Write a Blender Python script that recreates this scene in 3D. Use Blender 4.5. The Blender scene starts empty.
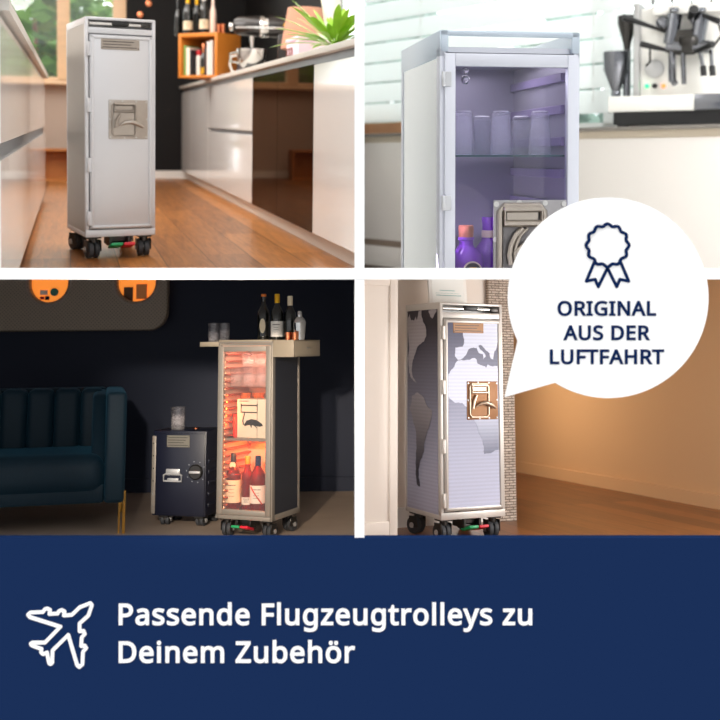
import bpy, bmesh, math, random
from mathutils import Matrix, Vector
C = bpy.context.scene.collection
PI = math.pi
R = math.radians
random.seed(7)
G = 0.7            # overall size of the display
F = 1000.0         # focal length in pixels of the 720 px frame
PX, PY = 360.0, 185.0
YF = 3.98 * G       # distance of the display frame from the camera

# ------------------------------------------------------------------ mesh builder
class MB:
    def __init__(s):
        s.bm = bmesh.new()
    def _add(s, pts, faces, M=None):
        vs = [s.bm.verts.new(M @ Vector(p) if M else Vector(p)) for p in pts]
        out = []
        for f in faces:
            try:
                out.append(s.bm.faces.new([vs[i] for i in f]))
            except ValueError:
                pass
        return out
    def box(s, x0, x1, y0, y1, z0, z1, M=None):
        p = [(x0,y0,z0),(x1,y0,z0),(x1,y1,z0),(x0,y1,z0),(x0,y0,z1),(x1,y0,z1),(x1,y1,z1),(x0,y1,z1)]
        s._add(p, [(0,3,2,1),(4,5,6,7),(0,1,5,4),(1,2,6,5),(2,3,7,6),(3,0,4,7)], M)
        return s
    def cyl(s, p0, p1, r0, r1=None, n=16):
        p0, p1 = Vector(p0), Vector(p1)
        r1 = r0 if r1 is None else r1
        d = (p1-p0).normalized()
        a = d.orthogonal().normalized(); b = d.cross(a)
        pts = []
        for p, r in ((p0,r0),(p1,r1)):
            for k in range(n):
                t = 2*PI*k/n
                pts.append(p + a*math.cos(t)*r + b*math.sin(t)*r)
        fs = [(k,(k+1)%n,n+(k+1)%n,n+k) for k in range(n)]
        fs += [tuple(range(n-1,-1,-1)), tuple(range(n,2*n))]
        s._add(pts, fs); return s
    def lathe(s, prof, c=(0,0,0), n=24, M=None):
        pts, fs = [], []
        rings = []
        c = Vector(c)
        for r, z in prof:
            if r < 1e-6:
                rings.append([len(pts)]); pts.append(c+Vector((0,0,z)))
            else:
                rings.append(list(range(len(pts), len(pts)+n)))
                pts += [c+Vector((r*math.cos(2*PI*k/n), r*math.sin(2*PI*k/n), z)) for k in range(n)]
        for A, B in zip(rings, rings[1:]):
            for k in range(n):
                a0, a1 = A[k % len(A)], A[(k+1) % len(A)]
                b0, b1 = B[k % len(B)], B[(k+1) % len(B)]
                f = []
                for q in (a0, a1, b1, b0):
                    if q not in f: f.append(q)
                if len(f) > 2: fs.append(tuple(f))
        s._add(pts, fs, M); return s
    def tube(s, pts, r, n=8, closed=False, rs=None):
        P = [Vector(p) for p in pts]; m = len(P)
        T = []
        for i in range(m):
            a = P[i-1] if (i > 0 or closed) else P[i]
            b = P[(i+1) % m] if (i < m-1 or closed) else P[i]
            T.append((b-a).normalized())
        nrm = T[0].orthogonal().normalized()
        if abs(T[0].y) < .9:
            nrm = (Vector((0,1,0)) - T[0]*T[0].y).normalized()
        V = []
        for i in range(m):
            nrm = (nrm - T[i]*nrm.dot(T[i]))
            nrm = nrm.normalized() if nrm.length > 1e-6 else T[i].orthogonal().normalized()
            b = T[i].cross(nrm)
            rr = rs[i] if rs else r
            for k in range(n):
                t = 2*PI*(k+.5)/n
                V.append(P[i] + nrm*math.cos(t)*rr + b*math.sin(t)*rr)
        fs = []
        for i in range(m if closed else m-1):
            j = (i+1) % m
            for k in range(n):
                fs.append((i*n+k, i*n+(k+1)%n, j*n+(k+1)%n, j*n+k))
        if not closed:
            fs += [tuple(range(n-1,-1,-1)), tuple(range((m-1)*n, m*n))]
        s._add(V, fs); return s
    def prism(s, poly, fn, w0, w1):
        n = len(poly)
        pts = [fn(u,v,w0) for u,v in poly] + [fn(u,v,w1) for u,v in poly]
        fs = [(k,(k+1)%n,n+(k+1)%n,n+k) for k in range(n)] + [tuple(range(n-1,-1,-1)), tuple(range(n,2*n))]
        s._add(pts, fs); return s
    def ball(s, c, r, n=12, m=8):
        rx, ry, rz = r if isinstance(r, (tuple,list)) else (r,r,r)
        pr = [(math.sin(PI*i/m), -math.cos(PI*i/m)) for i in range(m+1)]
        pr[0] = (0,-1); pr[-1] = (0,1)
        s.lathe(pr, n=n, M=Matrix.Translation(c) @ Matrix.Diagonal((rx,ry,rz,1)))
        return s
    def build(s, name, mat, parent=None, M=None, bevel=0, seg=2, smooth=38, keep=False):
        bm = s.bm
        bmesh.ops.recalc_face_normals(bm, faces=bm.faces)
        if bevel:
            ed = [e for e in bm.edges if len(e.link_faces) == 2 and e.calc_face_angle(0) > R(30)]
            bmesh.ops.bevel(bm, geom=ed, offset=bevel, segments=seg, profile=.5, affect='EDGES', clamp_overlap=True)
        for e in bm.edges:
            if len(e.link_faces) == 2 and e.calc_face_angle(0) > R(smooth): e.smooth = False
        for f in bm.faces: f.smooth = True
        me = bpy.data.meshes.new(name); bm.to_mesh(me); bm.free()
        for m in (mat if isinstance(mat, (list,tuple)) else [mat]): me.materials.append(m)
        o = bpy.data.objects.new(name, me); C.objects.link(o)
        if parent: o.parent = parent
        if M is not None: o.matrix_world = M
        return o

def box(*a, **k): return MB().box(*a, **k)

def T(x, y, z): return Matrix.Translation((x,y,z))
def RZ(a): return Matrix.Rotation(R(a), 4, 'Z')
def RX(a): return Matrix.Rotation(R(a), 4, 'X')
def RY(a): return Matrix.Rotation(R(a), 4, 'Y')

def tag(o, label=None, cat=None, group=None, kind=None):
    if label: o['label'] = label
    if cat: o['category'] = cat
    if group: o['group'] = group
    if kind: o['kind'] = kind
    return o
WM = {}
def wm(o):
    return WM[o.name]
def thing(name, label, cat, M, group=None):
    o = bpy.data.objects.new(name, None); C.objects.link(o)
    o.empty_display_size = .05
    o.matrix_world = M; WM[o.name] = M
    return tag(o, label, cat, group)
def struct(name, mb, mat, M, **k):
    return tag(mb.build(name, mat, None, M, **k), kind='structure')
def dup(o, M, label=None, group=None):
    def rec(x, par):
        c = x.copy(); C.objects.link(c)
        if par: c.parent = par
        for ch in x.children: rec(ch, c)
        return c
    c = rec(o, None); c.matrix_world = M; WM[c.name] = M
    return tag(c, label, None, group)
def clip(o, normal, co=(0,0,0)):
    """cut a mesh where the shelf, divider or frame of the display passes (keeps the normal side)"""
    for x in [o] + list(o.children_recursive):
        if x.type != 'MESH' or not x.data.vertices: continue
        W = M4(x); nw = Vector(normal); c = Vector(co)
        ds = [(W @ v.co - c).dot(nw) for v in x.data.vertices]
        if min(ds) > -1e-5: continue
        n = (W.to_3x3().transposed() @ nw).normalized()
        p = W.inverted() @ c
        bm = bmesh.new(); bm.from_mesh(x.data)
        r = bmesh.ops.bisect_plane(bm, geom=bm.verts[:]+bm.edges[:]+bm.faces[:], plane_co=p, plane_no=n, clear_inner=True)
        ed = [e for e in r['geom_cut'] if isinstance(e, bmesh.types.BMEdge)]
        if ed: bmesh.ops.edgeloop_fill(bm, edges=ed)
        if len(bm.verts) == 0:
            if not x.children and x.get('kind') != 'structure': bpy.data.objects.remove(x)
            else: x.data = bpy.data.meshes.new(x.name)
        else:
            if x.data.users > 1: x.data = x.data.copy()
            bm.to_mesh(x.data)
        bm.free()
SHELF, SIDE = (PY-274)/F, -.0005
def fit_room(before, upper, left):
    """end everything built for one room at the boards that enclose it"""
    new = [o for o in bpy.data.objects if o.name not in before and o.type in ('MESH','EMPTY') and o.parent is None]
    e = .004
    for o in new:
        clip(o, (0,-SHELF,1) if upper else (0,SHELF,-1), (0,0,e if upper else -e))
        clip(o, (-1,SIDE,0) if left else (1,-SIDE,0), (-e if left else e,0,0))
        clip(o, (0,1,0), (0,YF+.03*G+.004,0))
    for o in new:
        if o.type == 'EMPTY' and not o.children: bpy.data.objects.remove(o)
        elif o.type == 'MESH' and not o.data.vertices and not o.children: bpy.data.objects.remove(o)
def M4(x):
    m = x.matrix_basis.copy(); p = x.parent
    while p is not None:
        m = p.matrix_basis @ m; p = p.parent
    return m

class Room:
    def __init__(s, yh, h, S, psi, roll=0):
        p = math.atan((PY-yh)/F)
        s.M = RY(roll) @ Matrix.Rotation(p, 4, 'X') @ Matrix.Diagonal((S*G,S*G,S*G,1)) @ RZ(psi) @ T(0,0,-h)
        s.S = S*G
def pix(M, px, py, axis, val):
    """where the sight line of a pixel meets the plane axis = val of the frame M"""
    I = M.inverted()
    o = I @ Vector((0,0,0)); d = I.to_3x3() @ Vector(((px-PX)/F, 1, (PY-py)/F))
    k = 'xyz'.index(axis)
    return o + d*((val-o[k])/d[k])
R1 = Room(121, .60, 1.57, 16.2, .8)
R2 = Room(158, .753, 2.4, -50, 0)
R3 = Room(343, 1.01, 1.0, 0, -.5)
R4 = Room(360, .786, 1.2, 24.5, .5)

# ------------------------------------------------------------------ materials
def nt(name):
    m = bpy.data.materials.new(name); m.use_nodes = True
    return m, m.node_tree, m.node_tree.nodes['Principled BSDF']
def lin(c):
    return tuple(((v/255)/12.92 if v <= 10 else (((v/255)+.055)/1.055)**2.4) for v in c) + (1,)
def mat(name, c, rough=.5, metal=0, spec=.5, emit=0, coat=0, sheen=0, bump=0, bscale=200, stretch=None, var=0, trans=0, alpha=1, ecol=None, aniso=0):
    m, t, b = nt(name)
    col = lin(c)
    b.inputs['Base Color'].default_value = col
    b.inputs['Roughness'].default_value = rough
    b.inputs['Metallic'].default_value = metal
    b.inputs['Specular IOR Level'].default_value = spec
    b.inputs['Coat Weight'].default_value = coat
    b.inputs['Coat Roughness'].default_value = .05
    b.inputs['Sheen Weight'].default_value = sheen
    b.inputs['Transmission Weight'].default_value = trans
    if aniso: b.inputs['Anisotropic'].default_value = aniso
    if emit:
        b.inputs['Emission Color'].default_value = lin(ecol or c)
        b.inputs['Emission Strength'].default_value = emit
    if bump or var:
        tc = t.nodes.new('ShaderNodeTexCoord'); mp = t.nodes.new('ShaderNodeMapping')
        if stretch: mp.inputs['Scale'].default_value = stretch
        n = t.nodes.new('ShaderNodeTexNoise'); n.inputs['Scale'].default_value = bscale; n.inputs['Detail'].default_value = 4
        t.links.new(tc.outputs['Object'], mp.inputs['Vector']); t.links.new(mp.outputs[0], n.inputs['Vector'])
        if bump:
            bp = t.nodes.new('ShaderNodeBump'); bp.inputs['Strength'].default_value = bump; bp.inputs['Distance'].default_value = .002
            t.links.new(n.outputs['Fac'], bp.inputs['Height']); t.links.new(bp.outputs[0], b.inputs['Normal'])
        if var:
            r = t.nodes.new('ShaderNodeMix'); r.data_type = 'RGBA'
            r.inputs['A'].default_value = tuple(v*(1-var) for v in col[:3])+(1,)
            r.inputs['B'].default_value = tuple(min(1,v*(1+var)) for v in col[:3])+(1,)
            t.links.new(n.outputs['Fac'], r.inputs['Factor']); t.links.new(r.outputs['Result'], b.inputs['Base Color'])
    return m
def edge(t, lo, hi):
    """reflection weight of a thin pane: low face-on, high at grazing angles"""
    lw = t.nodes.new('ShaderNodeLayerWeight'); lw.inputs[0].default_value = .5
    pw = t.nodes.new('ShaderNodeMath'); pw.operation = 'POWER'; pw.inputs[1].default_value = 4
    t.links.new(lw.outputs['Facing'], pw.inputs[0])
    ma = t.nodes.new('ShaderNodeMath'); ma.operation = 'MULTIPLY_ADD'; ma.inputs[1].default_value = hi-lo; ma.inputs[2].default_value = lo
    t.links.new(pw.outputs[0], ma.inputs[0]); return ma.outputs[0]
def thin_glass(name, tint=(255,255,255), ior=1.45, rough=0.0, gl=1.0):
    m, t, b = nt(name); t.nodes.remove(b)
    out = t.nodes['Material Output']
    tr = t.nodes.new('ShaderNodeBsdfTransparent'); tr.inputs[0].default_value = lin(tint)
    gs = t.nodes.new('ShaderNodeBsdfGlossy'); gs.inputs['Roughness'].default_value = rough
    gs.inputs['Color'].default_value = (gl,gl,gl,1)
    mx = t.nodes.new('ShaderNodeMixShader')
    t.links.new(edge(t, .02+.1*(ior-1), .7), mx.inputs[0]); t.links.new(tr.outputs[0], mx.inputs[1]); t.links.new(gs.outputs[0], mx.inputs[2])
    t.links.new(mx.outputs[0], out.inputs[0]); return m
def tumbler_glass(name, tint=(255,255,255), body=.12, bcol=(235,235,245), cut=0):
    """drinking glass: mostly clear, denser at grazing angles, a little bright body"""
    m, t, b = nt(name); t.nodes.remove(b)
    out = t.nodes['Material Output']
    tr = t.nodes.new('ShaderNodeBsdfTransparent'); tr.inputs[0].default_value = lin(tint)
    gs = t.nodes.new('ShaderNodeBsdfGlossy'); gs.inputs['Roughness'].default_value = .03
    df = t.nodes.new('ShaderNodeBsdfTranslucent'); df.inputs[0].default_value = lin(bcol)
    mx = t.nodes.new('ShaderNodeMixShader'); m2 = t.nodes.new('ShaderNodeMixShader'); m2.inputs[0].default_value = body
    t.links.new(edge(t, .03, .75), mx.inputs[0])
    t.links.new(tr.outputs[0], m2.inputs[1]); t.links.new(df.outputs[0], m2.inputs[2])
    t.links.new(m2.outputs[0], mx.inputs[1]); t.links.new(gs.outputs[0], mx.inputs[2])
    if cut:      # engraved facets: a frosted lattice that paints their sparkle over the lower part of the glass
        df2 = t.nodes.new('ShaderNodeBsdfDiffuse'); df2.inputs[0].default_value = lin(bcol)
        ad = t.nodes.new('ShaderNodeMixShader'); ad.inputs[0].default_value = .5
        t.links.new(df2.outputs[0], ad.inputs[1]); t.links.new(df.outputs[0], ad.inputs[2]); t.links.new(ad.outputs[0], m2.inputs[2])
        tc = t.nodes.new('ShaderNodeTexCoord'); vo = t.nodes.new('ShaderNodeTexVoronoi'); vo.feature = 'DISTANCE_TO_EDGE'; vo.inputs['Scale'].default_value = cut
        t.links.new(tc.outputs['Object'], vo.inputs['Vector'])
        mr = t.nodes.new('ShaderNodeMapRange'); mr.inputs['From Min'].default_value = .0; mr.inputs['From Max'].default_value = .09
        mr.inputs['To Min'].default_value = .45; mr.inputs['To Max'].default_value = body
        t.links.new(vo.outputs['Distance'], mr.inputs['Value'])
        sp = t.nodes.new('ShaderNodeSeparateXYZ'); t.links.new(tc.outputs['Generated'], sp.inputs[0])
        mz = t.nodes.new('ShaderNodeMapRange'); mz.inputs['From Min'].default_value = .5; mz.inputs['From Max'].default_value = .7
        mz.inputs['To Min'].default_value = 1; mz.inputs['To Max'].default_value = .18; t.links.new(sp.outputs['Z'], mz.inputs['Value'])
        mu = t.nodes.new('ShaderNodeMath'); mu.operation = 'MULTIPLY'; t.links.new(mr.outputs[0], mu.inputs[0]); t.links.new(mz.outputs[0], mu.inputs[1])
        t.links.new(mu.outputs[0], m2.inputs[0])
    t.links.new(mx.outputs[0], out.inputs[0]); return m
def wood_floor(name, c0, c1, pw=.16, pl=1.9, rot=0, rough=.35, gap=.35, grain=1.0):
    m, t, b = nt(name)
    tc = t.nodes.new('ShaderNodeTexCoord'); mp = t.nodes.new('ShaderNodeMapping')
    mp.inputs['Rotation'].default_value = (0,0,R(rot))
    br = t.nodes.new('ShaderNodeTexBrick')
    br.inputs['Scale'].default_value = 1; br.inputs['Brick Width'].default_value = pl; br.inputs['Row Height'].default_value = pw
    br.inputs['Mortar Size'].default_value = .0025; br.inputs['Mortar Smooth'].default_value = .3; br.offset = .37
    br.inputs['Color1'].default_value = (0,0,0,1); br.inputs['Color2'].default_value = (1,1,1,1)
    br.inputs['Mortar'].default_value = (.5,.5,.5,1)
    mp2 = t.nodes.new('ShaderNodeMapping'); mp2.inputs['Scale'].default_value = (2.2, 26, 8)
    n = t.nodes.new('ShaderNodeTexNoise'); n.inputs['Scale'].default_value = 1.6; n.inputs['Detail'].default_value = 6; n.inputs['Distortion'].default_value = 1.2
    t.links.new(tc.outputs['Object'], mp.inputs[0]); t.links.new(mp.outputs[0], br.inputs['Vector'])
    t.links.new(mp.outputs[0], mp2.inputs[0]); t.links.new(mp2.outputs[0], n.inputs['Vector'])
    ad = t.nodes.new('ShaderNodeMath'); ad.operation = 'MULTIPLY_ADD'; ad.inputs[1].default_value = .45
    sc = t.nodes.new('ShaderNodeMath'); sc.operation = 'MULTIPLY_ADD'; sc.inputs[1].default_value = 1.1*grain; sc.inputs[2].default_value = -.28*grain
    t.links.new(n.outputs['Fac'], sc.inputs[0]); t.links.new(br.outputs['Color'], ad.inputs[0]); t.links.new(sc.outputs[0], ad.inputs[2])
    mx = t.nodes.new('ShaderNodeMix'); mx.data_type = 'RGBA'; mx.clamp_factor = True
    mx.inputs['A'].default_value = lin(c0); mx.inputs['B'].default_value = lin(c1)
    t.links.new(ad.outputs[0], mx.inputs['Factor'])
    dk = t.nodes.new('ShaderNodeMix'); dk.data_type = 'RGBA'; dk.inputs['B'].default_value = tuple(v*gap for v in lin(c0)[:3])+(1,)
    t.links.new(br.outputs['Fac'], dk.inputs['Factor']); t.links.new(mx.outputs['Result'], dk.inputs['A'])
    t.links.new(dk.outputs['Result'], b.inputs['Base Color'])
    b.inputs['Roughness'].default_value = rough
    return m
def ramp_z(name, z0, c0, z1, c1, rough=.4, rows=0, metal=0):
    """a print whose colour runs from c0 at height z0 to c1 at z1, with faint printed rows"""
    m, t, b = nt(name)
    tc = t.nodes.new('ShaderNodeTexCoord'); sp = t.nodes.new('ShaderNodeSeparateXYZ')
    t.links.new(tc.outputs['Object'], sp.inputs[0])
    mr = t.nodes.new('ShaderNodeMapRange'); mr.inputs['From Min'].default_value = z0; mr.inputs['From Max'].default_value = z1
    t.links.new(sp.outputs['Z'], mr.inputs['Value'])
    mx = t.nodes.new('ShaderNodeMix'); mx.data_type = 'RGBA'
    mx.inputs['A'].default_value = lin(c0); mx.inputs['B'].default_value = lin(c1)
    t.links.new(mr.outputs[0], mx.inputs['Factor'])
    res = mx.outputs['Result']
    if rows:
        wv = t.nodes.new('ShaderNodeMath'); wv.operation = 'MULTIPLY'; wv.inputs[1].default_value = rows*2*PI
        t.links.new(sp.outputs['Z'], wv.inputs[0])
        sn = t.nodes.new('ShaderNodeMath'); sn.operation = 'SINE'; t.links.new(wv.outputs[0], sn.inputs[0])
        nz = t.nodes.new('ShaderNodeTexNoise'); nz.inputs['Scale'].default_value = 90
        t.links.new(tc.outputs['Object'], nz.inputs['Vector'])
        ml = t.nodes.new('ShaderNodeMath'); ml.operation = 'MULTIPLY'; t.links.new(sn.outputs[0], ml.inputs[0]); t.links.new(nz.outputs['Fac'], ml.inputs[1])
        m3 = t.nodes.new('ShaderNodeMath'); m3.operation = 'MULTIPLY_ADD'; m3.inputs[1].default_value = .12; m3.inputs[2].default_value = 1
        t.links.new(ml.outputs[0], m3.inputs[0])
        vm = t.nodes.new('ShaderNodeVectorMath'); vm.operation = 'SCALE'
        t.links.new(res, vm.inputs[0]); t.links.new(m3.outputs[0], vm.inputs['Scale']); res = vm.outputs[0]
    t.links.new(res, b.inputs['Base Color']); b.inputs['Roughness'].default_value = rough; b.inputs['Metallic'].default_value = metal
    return m
def brick_mat(name, c0, c1, mort, bw=.06, bh=.02, rough=.9):
    m, t, b = nt(name)
    tc = t.nodes.new('ShaderNodeTexCoord'); sp = t.nodes.new('ShaderNodeSeparateXYZ'); cb = t.nodes.new('ShaderNodeCombineXYZ')
    t.links.new(tc.outputs['Object'], sp.inputs[0])
    ad = t.nodes.new('ShaderNodeMath'); t.links.new(sp.outputs['X'], ad.inputs[0]); t.links.new(sp.outputs['Y'], ad.inputs[1])
    t.links.new(ad.outputs[0], cb.inputs['X']); t.links.new(sp.outputs['Z'], cb.inputs['Y'])
    br = t.nodes.new('ShaderNodeTexBrick'); br.inputs['Scale'].default_value = 1
    br.inputs['Brick Width'].default_value = bw; br.inputs['Row Height'].default_value = bh; br.inputs['Mortar Size'].default_value = .0022
    br.inputs['Color1'].default_value = lin(c0); br.inputs['Color2'].default_value = lin(c1); br.inputs['Mortar'].default_value = lin(mort)
    t.links.new(cb.outputs[0], br.inputs['Vector'])
    nz = t.nodes.new('ShaderNodeTexNoise'); nz.inputs['Scale'].default_value = 60; nz.inputs['Detail'].default_value = 5
    t.links.new(tc.outputs['Object'], nz.inputs['Vector'])
    vm = t.nodes.new('ShaderNodeVectorMath'); vm.operation = 'SCALE'
    m3 = t.nodes.new('ShaderNodeMath'); m3.operation = 'MULTIPLY_ADD'; m3.inputs[1].default_value = 1.1; m3.inputs[2].default_value = .45
    t.links.new(nz.outputs['Fac'], m3.inputs[0]); t.links.new(br.outputs['Color'], vm.inputs[0]); t.links.new(m3.outputs[0], vm.inputs['Scale'])
    t.links.new(vm.outputs[0], b.inputs['Base Color']); b.inputs['Roughness'].default_value = rough
    bp = t.nodes.new('ShaderNodeBump'); bp.inputs['Strength'].default_value = .8; bp.inputs['Distance'].default_value = .01
    t.links.new(br.outputs['Fac'], bp.inputs['Height']); bp.invert = True; t.links.new(bp.outputs[0], b.inputs['Normal'])
    return m

def area_light(name, M, loc, aim, sx, sy, watts, col=(1,1,1), spread=180):
    d = bpy.data.lights.new(name, 'AREA'); d.shape = 'RECTANGLE'
    s = M.to_scale().x
    d.size, d.size_y = sx*s, sy*s; d.energy = watts*s*s; d.color = col; d.spread = R(spread)
    o = bpy.data.objects.new(name, d); C.objects.link(o)
    p = M @ Vector(loc); q = M @ Vector(aim)
    o.matrix_world = T(*p) @ (q-p).to_track_quat('-Z', 'Y').to_matrix().to_4x4()
    return o
def spot_light(name, M, loc, aim, watts, col, ang=60, blend=.6, r=.05):
    d = bpy.data.lights.new(name, 'SPOT'); s = M.to_scale().x
    d.energy = watts*s*s; d.color = col; d.spot_size = R(ang); d.spot_blend = blend; d.shadow_soft_size = r*s
    o = bpy.data.objects.new(name, d); C.objects.link(o)
    p = M @ Vector(loc); q = M @ Vector(aim)
    o.matrix_world = T(*p) @ (q-p).to_track_quat('-Z', 'Y').to_matrix().to_4x4()
    return o

MT = dict(
    white_board=mat('white board', (253,253,253), .9, spec=0),
    navy_board=mat('navy board', (25,45,84), .9, spec=0),
    navy_ink=mat('navy lettering', (17,38,80), .9, spec=0),
    white_ink=mat('white lettering', (252,252,252), .9, spec=0),
    alu=mat('brushed aluminium', (200,202,206), .38, metal=.85, bump=.06, bscale=60, stretch=(1,1,30)),
    alu_satin=mat('satin aluminium', (190,190,190), .42, metal=.6),
    alu_white=mat('silver lacquer', (205,206,210), .42, metal=.35, coat=.1),
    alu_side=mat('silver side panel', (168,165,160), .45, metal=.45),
    chrome=mat('polished steel', (210,210,208), .14, metal=1),
    steel=mat('worn stainless steel', (168,160,152), .3, metal=1, bump=.15, bscale=30, var=.12),
    steel_dark=mat('dark steel', (70,68,66), .35, metal=.9),
    grey_recess=mat('grey cast recess', (112,110,112), .4, metal=.6, var=.2, bscale=30),
    black=mat('black plastic', (18,18,20), .4),
    rubber=mat('grey rubber', (52,54,58), .6),
    green=mat('green pedal paint', (20,150,90), .4),
    red=mat('red pedal paint', (200,20,45), .4),
    brass=mat('brushed brass', (200,150,70), .25, metal=1),
    lacquer=mat('white gloss lacquer', (232,230,228), .12, coat=.3),
    lacquer_flat=mat('white satin lacquer', (236,233,228), .4),
    worktop=mat('pale grey worktop', (205,200,192), .4),
    channel=mat('grey handle channel', (120,124,128), .4, metal=.6),
    kick=mat('pale kick board', (215,205,195), .5),
    glass=thin_glass('clear pane', (246,250,250), 1.3),
    cork=mat('cork', (170,105,70), .8, bump=.4, bscale=120, var=.25),
    label_cream=mat('cream paper label', (225,210,180), .7),
    label_white=mat('white paper label', (235,230,222), .7),
    paper=mat('white paper', (240,240,236), .7),
)
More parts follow.
